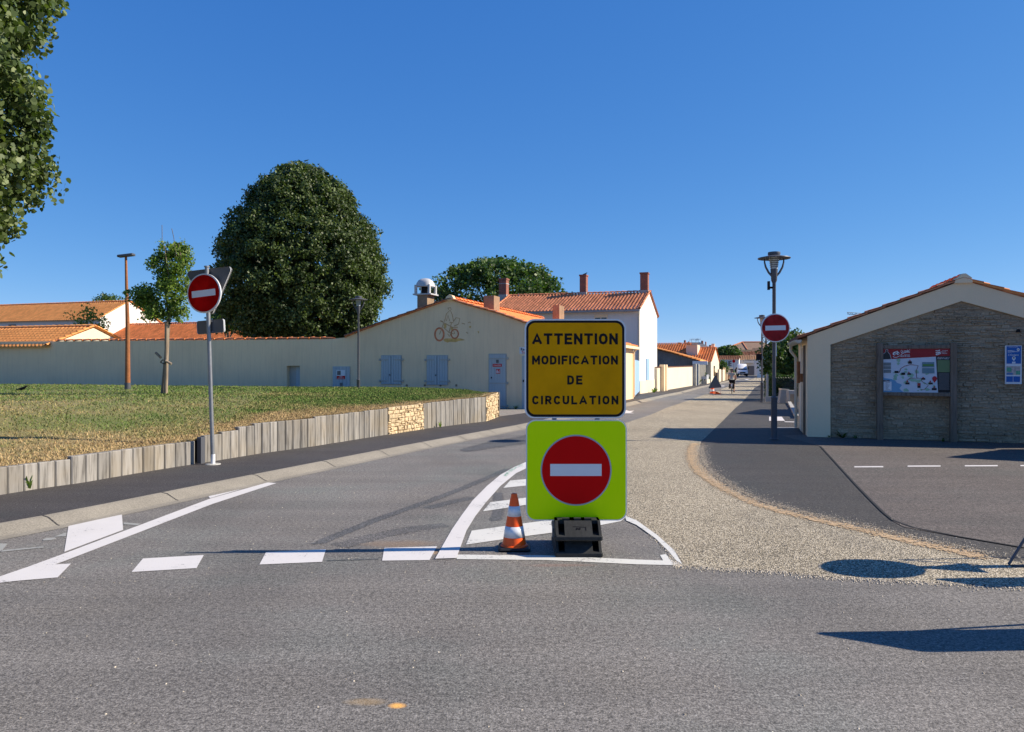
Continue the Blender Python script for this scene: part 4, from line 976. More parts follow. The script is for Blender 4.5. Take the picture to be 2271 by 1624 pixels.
# ------------------------------------------------------------------ houses at the left behind the wall
def gable_house(name, label, fr, a0, a1, b0, b1, ze, zr, mroof, mwall, over=.25, rb=.5, period=.24, amp=.058, zb=-.5):
    """ridge along a; gables at a0 and a1; eaves at b0 and b1"""
    H = thing(name, label, 'house', fr.o); bm_ = b0+(b1-b0)*rb
    MB(fr).prism([(b0, zb), (b1, zb), (b1, ze), (bm_, zr-.04), (b0, ze)], a0, a1, 'x').build('wall', mwall, H)
    s = (zr-ze)/(bm_-b0); s2 = (zr-ze)/(b1-bm_)
    tiles('roof', fr, 'a', [(b0-over, ze-over*s), (bm_, zr)], a0-.12, a1+.12, mroof, H, period=period, amp=amp)
    tiles('roof', fr, 'a', [(b1+over, ze-over*s2), (bm_, zr)], a0-.12, a1+.12, mroof, H, period=period, amp=amp)
    caps('ridge_tiles', fr, (a0-.12, bm_, zr+.05), (a1+.12, bm_, zr+.05), .12, mroof, H)
    for aa in (a0-.06, a1+.06):
        caps('verge_tiles', fr, (aa, b0-over, ze-over*s+.06), (aa, bm_, zr+.06), .09, mroof, H, .38); caps('verge_tiles', fr, (aa, b1+over, ze-over*s2+.06), (aa, bm_, zr+.06), .09, mroof, H, .38)
    return H
# B: low orange-roofed outbuilding over the left end of the wall
aB1 = A.front(143.6, 754)[0]+.6
B_ = Frame(A.o.x, A.o.y, A.o.z)
eB = A.front(60, 765)[1]; rB = A.front(204, 725, 3.2)
gable_house('outbuilding', 'low outbuilding with a bright orange tiled roof over the left end of the long wall', A, A.front(-400, 765)[0], A.front(204, 725, 2.4)[0], .02, 5.0, eB-.02, A.front(204, 725.5, 2.4)[1], m_tileo, m_renderc, .22, .5, .24, zb=.5)
# C: long low roof behind the wall
Cb = 25.0; c0 = A.front(262, 721, Cb+3.5); c1 = A.front(800, 715, Cb+3.5)
gable_house('outbuilding', 'long low building with an orange roof behind the wall and the young tree', A, c0[0]+.2, c1[0], Cb, Cb+7, A.front(400, 757, Cb)[1], A.front(400, 718.5, Cb+3.5)[1], m_tile, m_renderc, .2, .5, .24)
# A: two storey white house far left
AH = Frame(*G(222, 760).xy, 0); AH = Frame((222-CX)/F*67, 67, 0)
e_ = AH.front(200, 706)[1]; rr_ = 0
HA = gable_house('house', 'white two-storey house with an orange roof at the far left', AH, AH.front(-120, 700)[0], 0, 0, 6.9, e_, AH.front(273, 669.5, 3.2)[1], m_tileo, m_renderw, .3, .46, .26)
for x0 in (19, 123, ):
    r = px_rect(AH, x0, x0+16, 720, 736); MB(AH).box(r[0], r[1], -.03, .05, r[2], r[3]).build('window', m_glass, HA)
# ------------------------------------------------------------------ white house with three brick chimneys
hg = G(1418, 876.4); Hh = Frame(hg.x, hg.y, hg.z)
bS, _ = Hh.side(1456.5, 870); zE = 5.62; _, zE = Hh.front(1419, 683.5); _, zR = Hh.side(1438.5, 647.5); bR = bS/2
zR = Hh.side(1438.5, 648)[1]
WH = gable_house('white_house', 'tall white house with a red tiled roof and three brick chimneys', Hh, -10.2, 0, 0, bS, zE, zR, m_tilep, m_renderw, .28, .5, .23, amp=.062)
for (x0, x1, y0, dd) in ((1106, 1122, 617.7, 0), (1285, 1299, 609.5, 0), (1419, 1436, 604.6, 0)):
    a0, zt = Hh.front(x0, y0, bR-.3); a1, _ = Hh.front(x1, y0, bR-.3); c = MB(Hh); c.box(a0, a1, bR-.3, bR+.3, zR-.35, zt-.1); c.box(a0-.04, a1+.04, bR-.34, bR+.34, zt-.1, zt); 
    if x0 == 1106: pass
    cc = c.build('chimney', m_brick, WH); MB(Hh).box(a0-.03, a1+.03, bR-.33, bR+.33, zR-.35, zR+.12).build('flashing', m_conc, cc)
    if x0 == 1106: MB(Hh).box(a0-.015, a1+.015, bR-.32, bR+.32, zt-.42, zt-.37).build('collar', m_conc, cc)
mb = MB(Hh); mb.box(-10.2, .05, -.36, -.22, zE-.22, zE-.1); mb.build('gutter', m_galv, WH)
mb = MB(Hh); mb.tube([(-.05, -.3, zE-.2), (-.05, -.06, zE-.45), (-.05, -.06, 0)], .045); mb.build('downpipe', m_zinc, WH)
r = px_rect(Hh, 1320, 1345, 700, 728); WN = MB(Hh).box(r[0]-.06, r[1]+.06, -.06, .0, r[2]-.06, r[3]+.06).build('window', m_cut, WH)
MB(Hh).box(r[0], (r[0]+r[1])/2-.03, -.075, -.06, r[2], r[3]-.15).build('pane', m_glass, WN); MB(Hh).box((r[0]+r[1])/2+.03, r[1], -.075, -.06, r[2], r[3]-.15).build('pane', m_glass, WN)
b0, z0 = Hh.side(1431.5, 847); b1, z1 = Hh.side(1436.5, 796)
for k_ in range(2):
    bb = b0+.05+k_*.62; mb = MB(Hh); mb.box(.0, .06, bb, bb+.55, z0+.1, z1); mb.build('shutter', m_lblue, WH)
MB(Hh).box(-.02, .035, -.02, bS+.02, -.3, Hh.side(1440, 843)[1]).build('plinth', m_renderc, WH)
bs_ = [bd_ for bd_ in (0,)]
# blue gate closing the yard between them
gA = A.o+A(0.0, LB, 0); gB_ = Hh.o+Hh(-.02, 0, 0); dv = gB_-gA; dv.z = 0; gl = dv.length; dv.normalize()
GT = thing('yard_gate', 'pale blue boarded double gate beside the tall white house', 'gate', gA)
gf = Frame(gA.x, gA.y, g(gA.y)+KH*.5); gf.v = dv; gf.u = Vector((-dv.y, dv.x, 0))
zt = gf.front(1407, 803.5)[1]
s_end = gl-.0; 
for k_ in range(2):
    lo_, hi_ = (gl*k_/2+.02, gl*(k_+1)/2-.02); mb = MB(gf); n_b = 18; w = (hi_-lo_)/n_b
    for i in range(n_b): mb.box(lo_+i*w+.008, lo_+(i+1)*w-.008, -.02, .02, .0, zt)
    mb.box(lo_, hi_, -.006, .01, 0.02, zt-.02); mb.build('gate_leaf', m_lblue, GT)

# ------------------------------------------------------------------ street left side: garden wall, posts, shed, house
S0 = G(1457, 869.5, .05); S1 = G(1535, 856.3, .05); dv = S1-S0; dv.z = 0; sl_ = dv.length; dv.normalize()
sf = Frame(S0.x, S0.y, -.2); sf.u = dv; sf.v = Vector((dv.y, -dv.x, 0))
GW = thing('garden_wall', 'cream garden wall along the street past the tall white house', 'wall', sf.o)
h0 = sf.side(1474, 815.5)[1]; h1 = sf.side(1533, 813)[1]
b_post = sf.side(1474, 860)[0]
mb = MB(sf); mb.prism([(0, -.1), (sl_, -.1), (sl_, h1), (0, h0)], -.2, 0, 'x'); mb.build('wall', m_renderc, GW)
mb = MB(sf)
mb.prism([(0, h0), (sl_, h1), (sl_, h1+.06), (0, h0+.06)], -.25, .05, 'x'); mb.build('coping', m_tileb, GW)
for nm, xx in (('left', 1463.5), ('mid', 1469), ('r', 1536), ('r2', 1542)):
    bb = sf.side(xx, 860)[0]; zt = sf.side(xx, 809 if xx < 1500 else 807)[1]
    o = MB(sf).bbox(-.05, .3, bb, bb+.45, -.1, zt, .02).build('gate_post', m_conc if xx > 1500 else m_cut, None); o.location = sf.o
    tag(o, {1463.5: 'white gate post next to the tall white house', 1469: 'grey gate post at the near end of the cream garden wall', 1536: 'slim white gate post at the far end of the cream garden wall', 1542: 'thick grey gate post below the white letterbox board'}[xx], 'gate post', 'concrete gate posts along the street')
# shed with dark gable and sloping orange verge
D_ = 78; sx0, sx1 = (1457-CX)/F*D_, (1547-CX)/F*D_
shf = Frame(sx1, D_, -.24, 3, 18.5)
SH = thing('shed', 'lean-to shed with a dark grey gable wall and sloping orange roof edge', 'shed', shf.o)
la = (1440-1547)/F*D_; zl = 1.84+(815-772)/F*D_; zr_ = 1.84+(815-800)/F*D_
MB(shf).prism([(la, -.3), (0, -.3), (0, zr_), (la*.55, (zl+zr_)/2+.12), (la, zl)], 0, 12).build('wall', m_rendg, SH)
tiles('roof', shf, 'b', [(.25, zr_-.05), (la*.55, (zl+zr_)/2+.15), (la, zl+.06)], -.3, 12, m_tileo, SH, .3, .45)
for (p0, p1) in (((.25, zr_+.05), (la*.55, (zl+zr_)/2+.22)), ((la*.55, (zl+zr_)/2+.22), (la, zl+.12))):
    caps('verge_tiles', shf, (p0[0], -.2, p0[1]), (p1[0], -.2, p1[1]), .2, m_tileo, SH, .45, .7)
MB(shf).box(-.5, 1.0, -.5, -.1, zr_-.42, zr_-.05).build('letter_board', m_signw, SH)
# house K
D_ = 88.0; Kf = Frame((1576-CX)/F*D_, D_, -.24)
bK = Kf.side(1594, 820)[0]; zeK = Kf.front(1560, 801.5)[1]; zrK = Kf.side(1586, 772)[1]
KH_ = gable_house('low_house', 'cream low house with orange tiles, roof dormer and chimney on the street', Kf, -9.5, 0, 0, bK, zeK, zrK, m_tile, m_renderc, .2, .5, .3)
r = px_rect(Kf, 1521, 1546, 765, 778, 3.2); mb = MB(Kf); mb.box(r[0], r[1], 3.2, 7, zeK, r[3]); mb.build('dormer', m_renderc, KH_)
caps('dormer_tiles', Kf, (r[0], 3.1, r[3]+.05), (r[1], 3.1, r[3]+.05), .14, m_tileb, KH_, .3)
r = px_rect(Kf, 1550, 1587, 771, 777, bK/2+.3); MB(Kf).box(r[0], 0-.02, bK/2+.2, bK/2+.6, zeK, r[3]).build('parapet', m_renderc, KH_)
r = px_rect(Kf, 1577, 1584, 762.5, 772, bK/2+.3); MB(Kf).box(r[0], r[1], bK/2+.3, bK/2+1.0, zeK, r[3]).build('chimney', m_cut, KH_)
b0, zz = Kf.side(1581.8, 811.5); b1, z2 = Kf.side(1584.5, 834); MB(Kf).box(0, .03, b0, b1, z2, zz).build('window', m_glass, KH_)
K2f = Frame((1521-CX)/F*92, 92, -.24)
z1_ = K2f.front(1500, 786)[1]; z2_ = K2f.front(1500, 763, 5)[1]
gable_house('low_house', 'cream house with a wide orange tiled roof behind the dark shed', K2f, -11, 0, 0, 10, z1_, z2_, m_tile, m_renderc, .2, .5, .3)
# terrace wall with white balustrade and shrub
tw0 = G(1545, 853.5, .03); tw1 = G(1567, 852.5, .03)
tf = Frame(tw1.x, tw1.y, -.2)
o = thing('terrace_wall', 'low cream terrace wall topped by a white balustrade before the low house', 'wall', tf.o)
zt = tf.front(1560, 843.8)[1]
MB(tf).box(-2.8, 0, 0, .2, -.1, zt).build('wall', m_renderc, o); MB(tf).box(-.2, 0, .2, 4.6, -.1, zt+.05).build('wall', m_renderc, o)
mb = MB(tf); mb.box(-2.8, -.05, .05, .1, zt+.12, zt+.42)
for i in range(10): mb.box(-2.8+i*.3, -2.72+i*.3, .03, .12, zt, zt+.6)
for i in range(12): mb.box(-.14, -.08, .3+i*.35, .45+i*.35, zt+.05, zt+.6)
mb.box(-.14, -.09, .2, 4.5, zt+.15, zt+.4); mb.build('balustrade', m_signw, o)
simple_tree('flowering_bush', 'dark leafy bush with pale blooms behind the white balustrade', 1557, 86.5, 829, 846, 15, lf_mid, 60, .25, 16, .16, 31, False, z0=-.2)
simple_tree('street_bush', 'round green bush past the cream low house on the street', 1602, 104, 803, 824, 9, lf_mid, 90, .4, 22, .2, 32, False)
# walls beyond with brown gate and white fence posts
def seg_wall(name, label, cat, pa, pb, ha, m, th=.2, part='wall'):
    dv = pb-pa; dv.z = 0; L = dv.length; dv.normalize(); f = Frame(pa.x, pa.y, pa.z); f.v = dv; f.u = Vector((-dv.y, dv.x, 0))
    o = thing(name, label, cat, pa); MB(f).box(0, L, 0, th, -.2, ha).build(part, m, o); return o, f, L
g1, g2, g3, g4 = G(1594.5, 848.5), G(1598.5, 847.6), G(1602.5, 846.6), G(1607, 845.5)
seg_wall('garden_wall', 'short cream wall between the low house and the brown gate', 'wall', g1, g2, 1.6, m_renderc)
seg_wall('garden_gate', 'narrow brown wooden gate between two cream walls', 'gate', g2, g3, 1.5, m_bark)
seg_wall('garden_wall', 'short cream wall past the narrow brown gate', 'wall', g3, g4, 1.55, m_renderc)
o, f_, L_k = seg_wall('picket_fence', 'distant low garden fence with white posts left of the cyclist', 'fence', G(1607, 845.5), G(1622, 841.5), .9, m_mortar)
for i in range(6): MB(f_).box(L_k*i/5-.15, L_k*i/5+.15, -.1, .25, 0, 1.8).build('post', m_cut, o)
simple_tree('street_bush', 'dark bush over the white-posted fence left of the cyclist', 1618, 126, 819, 834, 9, lf_mid, 50, .4, 20, .25, 33, False)

# ------------------------------------------------------------------ distant houses
def far_house(label, x0, x1, D, y_eave, y_ridge, mroof, mwall, depth=9, ang=3, base=None, name='distant_house', per=.4):
    f = Frame((x1-CX)/F*D, D, -.24, ang, 18.5); w = (x1-x0)/F*D
    return gable_house(name, label, f, -w, 0, 0, depth, 1.84+(HY-y_eave)/F*D, 1.84+(HY-y_ridge)/F*(D+depth/2), mroof, mwall, .2, .5, per), f
h1_, f1 = far_house('distant cream house with dark stone quoins around its window', 1592, 1638, 170, 797.5, 790.3, m_tileb, m_renderw, 8)
r = px_rect(f1, 1606.5, 1613.5, 800.5, 812); wn = MB(f1).box(r[0], r[1], -.1, 0, r[2], r[3]).build('window', m_signw, h1_)
mb = MB(f1); w = r[1]-r[0]
for i in range(5):
    zz = r[2]+(r[3]-r[2])*(i/5); hh = (r[3]-r[2])/5*.8; e = .5 if i % 2 else .8
    mb.box(r[0]-e, r[0]-.1, -.12, 0, zz, zz+hh); mb.box(r[1]+.1, r[1]+e, -.12, 0, zz, zz+hh)
mb.build('quoins', m_slate, h1_)
h2_, f2 = far_house('distant white house with an ochre tiled roof above the van', 1640, 1680, 175, 797.8, 789.5, mat('tile_ochre', (.5, .27, .14), .9, .2, 1, lv=.4), m_renderw, 9)
r = px_rect(f2, 1648, 1671, 800.5, 805, -2); MB(f2).prism([(-3, r[2]), (0, r[3]+.1), (0, r[2])], r[0], r[1], 'x').build('porch_roof', m_slate, h2_)
r = px_rect(f2, 1657, 1672, 812, 826, 0); MB(f2).box(r[0], r[1], -.1, 0, 0, r[3]).build('garage_door', m_slate, h2_)
h3_, f3 = far_house('large distant house with a broad brown hipped roof on the skyline', 1600, 1700, 250, 776, 776, m_tileb, m_renderc, 14)
bpy.data.objects.remove  # keep simple: replace its gable roof by a hip
for c in kids(h3_):
    if c.name.startswith(('roof', 'ridge', 'verge')): bpy.data.objects.remove(c)
w = 95/F*250; ze = 1.84+39/F*250; zr_ = 1.84+55.5/F*257; mb = MB(f3)
xa, xb = (1624-1700)/F*250, (1735-1700)/F*250
mb.add([(xa-3, -1, ze), (xb+1, -1, ze), (xb+1, 15, ze), (xa-3, 15, ze), ((1646-1700)/F*257, 7, zr_), ((1692-1700)/F*257, 7, zr_)], [(0, 1, 5, 4), (1, 2, 5), (2, 3, 4, 5), (3, 0, 4), (0, 3, 2, 1)])
m_tilebf = mat('brown_tiles_far', (.25, .165, .115), .9, .1, .3, .3, 2.5)
mb.build('roof', m_tilebf, h3_); MB(f3).box(xa, xb, .2, 14, -.3, ze).build('wall', m_renderc, h3_)
mb = MB(f3); mb.tube([(xa-3, -1, ze+.1), ((1646-1700)/F*257, 7, zr_+.1)], .25, 5); mb.tube([((1646-1700)/F*257, 7, zr_+.1), ((1692-1700)/F*257, 7, zr_+.1)], .25, 5); mb.tube([((1646-1700)/F*257, 7, zr_+.1), ((1657-1700)/F*250, -1, ze+.1)], .2, 5); mb.build('hip_tiles', m_tilep, h3_)
far_house('distant white house with a dark red roof above the ochre roof', 1644, 1662, 200, 789, 780.5, m_tileb, m_renderw, 9)
far_house('distant brown-roofed house left of the far lamp head', 1664, 1694, 205, 788, 779.5, m_tileb, m_renderw, 9)
far_house('distant house with a low brown roof just below the big hipped roof', 1668, 1700, 222, 780, 773, m_tilebf, m_renderw, 9)
far_house('low distant orange-roofed strip left of the big hipped roof', 1588, 1625, 235, 778, 771.5, m_tileb, m_renderc, 9)
# slate roof house with chimneys and aerials
D_ = 150; f = Frame((1566-CX)/F*D_, D_, -.24, 3, 18.5); zz = lambda y: 1.84+(HY-y)/F*D_; xx_ = lambda x: (x-1566)/F*D_
SL = thing('slate_house', 'distant grey slate roof with dark chimneys and television aerials on the skyline', 'house', f.o)
MB(f).box(xx_(1505), xx_(1572), 0, 9, -.3, zz(772)).build('wall', m_renderc, SL)
mb = MB(f); mb.add([(xx_(1503), -.4, zz(771)), (xx_(1574), -.4, zz(771)), (xx_(1574), 9, zz(771)), (xx_(1503), 9, zz(771)), (xx_(1514), 4, zz(758)), (xx_(1548), 4, zz(758))], [(0, 1, 5, 4), (1, 2, 5), (2, 3, 4, 5), (3, 0, 4), (0, 3, 2, 1)]); mb.build('roof', m_slate, SL)
for x0, x1, yt in ((1513, 1516.5, 753.5), (1522, 1525, 756.5), (1551.5, 1555.5, 754.8), (1560.5, 1562.5, 757), (1569, 1573.5, 764.5), (1499, 1505, 758.5)):
    MB(f).box(xx_(x0), xx_(x1), 3, 4.2, zz(770), zz(yt)).build('chimney', m_brick, SL)
for x in (1529.5, 1539, 1544):
    o = thing('television_aerial', {1529.5: 'small aerial on the slate roof, leftmost of three', 1539: 'middle aerial on the distant slate roof', 1544: 'rightmost aerial on the distant slate roof'}[x], 'aerial', f.o+f(xx_(x), 4, zz(760)), 'aerials on the slate roof')
    mb = MB(); mb.tube([(0, 0, 0), (0, 0, .8)], .035, 5); mb.build('mast', m_galv, o)
    mb = MB(); mb.tube([(-.5, 0, .6), (.5, 0, .8)], .03, 5)
    for k_ in range(4): mb.tube([(-.4+k_*.25, -.1, .45+k_*.05), (-.3+k_*.25, .1, .95+k_*.05)], .02, 4)
    mb.build('antenna', m_galv, o)
simple_tree('distant_tree', 'dense dark green tree in front of the big hipped roof', 1615, 185, 771, 792, 24, lf_mid, 200, .9, 20, .5, 34, False)
# white building on the right of the street, far
f = Frame((1681-CX)/F*150, 150, -.24, 10, 18.5)
o = thing('distant_house', 'distant white building with small dark windows behind the lamp posts', 'house', f.o)
MB(f).box(0, 30, -15, 14, -.3, 3.6).build('wall', m_renderw, o); tiles('roof', f, 'b', [(-.2, 3.6), (6, 5.2)], -15, 14, m_tileb, o, .5, .6)
for k_ in range(3): MB(f).box(-.05, 0, -12+k_*3, -10.8+k_*3, 1.0, 2.4).build('window', m_glass, o)
f = Frame((1690-CX)/F*95, 95, -.24, 10, 18.5)
o = thing('street_house', 'white rendered house partly hidden behind the right-hand tree', 'house', f.o)
MB(f).box(0.5, 14, 0, 9, -.3, 2.6).build('wall', m_renderw, o); tiles('roof', f, 'b', [(.3, 2.6), (5, 4.4)], -.2, 9, m_tileb, o, .4, .5)
# distant road sign
p = G(1626.5, 834); o = thing('distant_road_sign', 'tiny round red sign on a post left of the van', 'road sign', p); k_ = p.y/F
mb = MB(); mb.tube([(0, 0, 0), (0, 0, (834-800)*k_)], .04, 6); mb.build('post', m_galv, o); MB().lathe([(.0, -.08), (.33, -.08), (.33, -.04), (0, -.04)], (0, (834-801.5)*k_), 16, 'y').build('disc', m_red, o)
# skyline strip: far woodland
mb_pts = []
for i in range(26000):
    th = random.uniform(-1.1, 1.1); D_ = random.uniform(420, 520); 
    hh = 1.5+2.2*noise.noise(Vector((th*9, 1, 0))); mb_pts.append((D_*math.tan(th) if abs(th) < 1.0 else D_*math.copysign(1.5, th), D_, random.uniform(0, max(.5, 2.5+hh))-.24))
o = leaf_cloud('distant_wood', np.array(mb_pts), 2.6, lf_mid, None, None, 1, 4); tag(o, 'low dark band of far woodland along the horizon', 'woodland', kind='stuff')

# ------------------------------------------------------------------ right building
cr = G(1790, 969.5); Bf = Frame(cr.x, cr.y, 0, 22.5, 16.4)
RBg = thing('stone_gable_building', 'small gabled building with grey rubble stone front and cream surround, right', 'building', Bf.o)
ea = Bf.front(1788, 744); ri = Bf.front(2135, 622); ra = ri[0]; rz = ri[1]; ez = Bf.front(1790, 746)[1]; aw = 2*ra
s_l = (rz-ez)/ra; DB = 2.75
st_l = Bf.front(1841, 764.7); st_a = Bf.front(2131.6, 668); a_r = aw-st_l[0]
# body (behind the stone face), cream surround proud of the stones
MB(Bf).prism([(0.002, -.3), (aw-.002, -.3), (aw-.002, ez), (ra, rz), (0.002, ez)], .10, DB).build('wall', m_cut, RBg)
mb = MB(Bf)
sr = [(0, -.2), (st_l[0], -.2), (st_l[0], st_l[1]), (st_a[0], st_a[1]), (a_r, st_l[1]), (a_r, -.2), (aw, -.2), (aw, ez), (ra, rz), (0, ez)]
mb.prism([sr[0], sr[1], sr[2], sr[9]], 0, .11); mb.prism([sr[2], sr[3], sr[8], sr[9]], 0, .11); mb.prism([sr[3], sr[4], sr[7], sr[8]], 0, .11); mb.prism([sr[4], sr[5], sr[6], sr[7]], 0, .11)
mb.build('surround', m_cut, RBg)
MB(Bf).prism([(st_l[0], -.2), (a_r, -.2), (a_r, st_l[1]), (st_a[0], st_a[1]), (st_l[0], st_l[1])], .062, .11).build('mortar_bed', m_mortar, RBg)
mb = MB(Bf); lv = []; z = -.02; sg = (st_a[1]-st_l[1])/(st_a[0]-st_l[0])
while z < st_a[1]:
    hh = random.uniform(.03, .07); a = st_l[0]-random.uniform(0, .1)
    while a < a_r:
        w = random.uniform(.09, .34); a0, a1 = max(a, st_l[0]+.005), min(a+w, a_r-.005)
        zc = z+hh
        lim = lambda q: st_l[1]+sg*(q-st_l[0]) if q < st_a[0] else st_l[1]+sg*(a_r-q)
        if a1-a0 > .02 and zc < min(lim(a0), lim(a1))+.01:
            d = random.uniform(.018, .052); y0 = .08-d+ .0; zo = random.uniform(-.014, .014)+.03*noise.noise(Vector((a*1.1, z*2, 0)))
            jt = lambda: random.uniform(-.004, .004)
            e = .008
            vs = [(a0+.001, .09, z+.001+zo), (a1-.001, .09, z+.001+zo), (a1-.001, .09, zc-.001+zo), (a0+.001, .09, zc-.001+zo),
                  (a0+.004+e, y0+jt(), z+.003+e*.7+zo+jt()), (a1-.004-e, y0+jt(), z+.003+e*.7+zo+jt()), (a1-.004-e, y0+jt(), zc-.003-e*.7+zo+jt()), (a0+.004+e, y0+jt(), zc-.003-e*.7+zo+jt())]
            mb.add(vs, [(4, 5, 6, 7), (0, 1, 5, 4), (1, 2, 6, 5), (2, 3, 7, 6), (3, 0, 4, 7)]); lv += [random.random()]*5
        a += w
    z += hh
o = mb.build('stone_face', m_rubble, RBg); at = o.data.attributes.new('lv', 'FLOAT', 'FACE'); at.data.foreach_set('value', lv)
tiles('roof', Bf, 'b', [(-.22, ez-.22*s_l), (ra, rz)], -.06, DB+.1, m_tileb, RBg, .2, .38)
tiles('roof', Bf, 'b', [(aw+.22, ez-.22*s_l), (ra, rz)], -.06, DB+.1, m_tilep, RBg, .2, .38)
for sgn, e0, e1, mm in ((0, -.2, ra-.12, m_tilep), (1, aw+.2, ra+.12, m_tileo)):
    zz0 = ez-.2*s_l+.02; zz1 = rz-.12*s_l+.02
    caps('verge_tiles', Bf, (e0, .02, zz0), (e1, .02, zz1), .075, mm, RBg, .38, .8)
MB(Bf).prism([(ra-.17, rz-.06), (ra+.17, rz-.06), (ra+.15, rz+.05), (ra+.04, rz+.14), (ra-.02, rz+.14), (ra-.15, rz+.03)], -.05, .16).build('ridge_end', m_cut, RBg)
caps('ridge_tiles', Bf, (ra, .1, rz+.04), (ra, DB, rz+.04), .12, m_tilep, RBg)
mb = MB(Bf)  # half-round gutter on the left eave
vs = []; gz = ez-.22*s_l-.0
for b_ in (-.05, DB-.05):
    for k_ in range(9):
        t = math.pi+math.pi*k_/8; vs.append((-.2+.075*math.cos(t), b_, gz+.075*math.sin(t)))
mb.add(vs, [(k_, k_+1, 10+k_, 9+k_) for k_ in range(8)]+[tuple(range(9)), tuple(range(9, 18))])
for i in range(9):
    bb = .05+i*.3; pts = [(-.2+.083*math.cos(math.pi+math.pi*k_/6), bb, gz+.083*math.sin(math.pi+math.pi*k_/6)) for k_ in range(7)]; mb.tube(pts, .01, 4)
mb.build('gutter', m_zinc, RBg)
mb = MB(Bf); mb.tube([(-.2, DB-.12, gz-.05), (-.2, DB-.12, gz-.2), (-.07, DB-.12, gz-.38), (-.07, DB-.12, .02)], .04, 10); mb.tube([(-.07, DB-.12, .3), (-.07, DB-.12, .33)], .05, 10); mb.tube([(-.07, DB-.12, 1.05), (-.07, DB-.12, 1.08)], .05, 10); mb.build('downpipe', m_zinc, RBg, auto=40)
MB(Bf).box(-.03, .0, .62, 1.55, .02, ez-.25).build('side_door', m_bwood, RBg)
MB(Bf).box(-.05, 0, .52, .6, .02, ez-.2).build('door_frame', m_post, RBg); MB(Bf).box(-.09, -.03, .85, .93, 1.25, 1.45).build('handle', m_rust, RBg)
MB(Bf).box(-.08, 0, 1.95, 2.2, 1.2, 1.75).build('letter_box', m_rust, RBg)
MB(Bf).box(-.012, .1, 1.6, 1.9, .0, ez-.1).build('pilaster', m_renderw, RBg)
# spout hole
pz = Bf.front(2265, 853-111); 
r = px_rect(Bf, 2254, 2262, 731, 737, 0); MB(Bf).box(r[0], r[1], .0, .05, r[2], r[3]).build('putlog_hole', m_black, RBg)

# notice board
NB = thing('notice_board', 'wooden framed cycling map board standing against the stone gable', 'notice board', Bf.o)
bb = -.16
for x0, x1, y0, y1 in ((1943.5, 1957, 761.8, 979.5), (2106, 2120, 760.4, 982.5)):
    r = px_rect(Bf, x0, x1, y0, y1, bb); MB(Bf).bbox(r[0], r[1], bb-.06, bb+.08, -.05, r[3], .008).build('post', m_post, NB)
xl = Bf.front(1957, 770, bb)[0]; xr = Bf.front(2106, 770, bb)[0]
zt_l = Bf.front(2030, 765.5, bb)[1]; zp1 = Bf.front(2030, 773.7, bb)[1]; zp0 = Bf.front(2030, 870.5, bb)[1]; zb_ = Bf.front(2030, 878.5, bb)[1]
mb = MB(Bf); mb.bbox(xl, xr, bb-.045, bb+.06, zp1, zt_l, .006); mb.build('top_rail', m_post, NB); mb = MB(Bf); mb.bbox(xl, xr, bb-.045, bb+.06, zb_, zp0, .006); mb.build('bottom_rail', m_post, NB)
PN = MB(Bf).box(xl, xr, bb-.012, bb+.02, zp0, zp1).build('map_panel', mat('map_paper', (.62, .66, .72), .5, .04, 5), NB)
def mapc(cx_, cy_): return (xl+(cx_-260)/(1655-260)*(xr-xl), zp1-(cy_-240)/(1145-240)*(zp1-zp0))
def mflat(polys, col, layer, name, rough=.5, m=None):
    m = m or mat('map_'+name, col, rough, .05, 8)
    for p_ in polys: o = MB(Bf).flat([mapc(*q) for q in p_], bb-.013-.0015*layer).build(name, m, PN)
    return o
rect = lambda x0, y0, x1, y1: [(x0, y0), (x1, y0), (x1, y1), (x0, y1)]
mflat([[(262, 242), (1653, 242), (1653, 392), (262, 462)]], (.33, .02, .025), 1, 'header')
mflat([[(1365, 392), (1653, 392), (1653, 1143), (1410, 1143)]], (.01, .01, .012), 1, 'text_column')
mflat([[(262, 830), (300, 850), (440, 870), (520, 900), (560, 950), (640, 975), (665, 1000), (610, 1060), (640, 1100), (700, 1143), (262, 1143)]], (.16, .36, .55), 1, 'sea')
gl_ = []
rr0 = random.Random(4)
for i in range(46):
    x = rr0.uniform(480, 1340); y = rr0.uniform(780, 1110) if rr0.random() < .75 else rr0.uniform(440, 800); q = rr0.uniform(15, 60)
    if x < 700 and y > 900: continue
    gl_.append([(x+q*math.cos(t)*rr0.uniform(.5, 1.3), min(1140, y+q*.7*math.sin(t)*rr0.uniform(.5, 1.2))) for t in [k_*.9 for k_ in range(7)]])
mb = MB(Bf)
for i_, p_ in enumerate(gl_): mb.flat([mapc(*q) for q in p_], bb-.0152-.00008*i_)
mb.build('woods', mat('map_woods', (.3, .5, .36), .5, .1, 8), PN)
def mline(pts, w, col, layer, name):
    mb = MB(Bf); q = [Vector((*mapc(*p_), 0)) for p_ in pts]; L = offs(q, w/2); Rr = offs(q, -w/2); n = len(q); y = bb-.013-.0015*layer
    mb.add([(v.x, y, v.y) for v in L]+[(v.x, y, v.y) for v in Rr], [(i, i+1, n+i+1, n+i) for i in range(n-1)]); return mb.build(name, mat('map_'+name, col, .6), PN)
mline([(600, 740), (640, 650), (720, 600), (830, 570), (900, 575), (1000, 590), (960, 700), (970, 850), (830, 850), (780, 890)], .012, (.2, .05, .05), 4, 'route')
mline([(970, 850), (1060, 850), (1080, 920), (1160, 960), (1210, 1000), (1130, 1080), (1060, 1090)], .01, (.2, .05, .05), 4, 'route')
mflat([rect(275, 525, 430, 590), rect(275, 600, 430, 662), rect(275, 675, 430, 742), ], (.2, .22, .22), 4, 'photo'); mflat([rect(1082, 518, 1332, 626), rect(1082, 640, 1332, 750)], (.16, .26, .3), 4, 'photo')
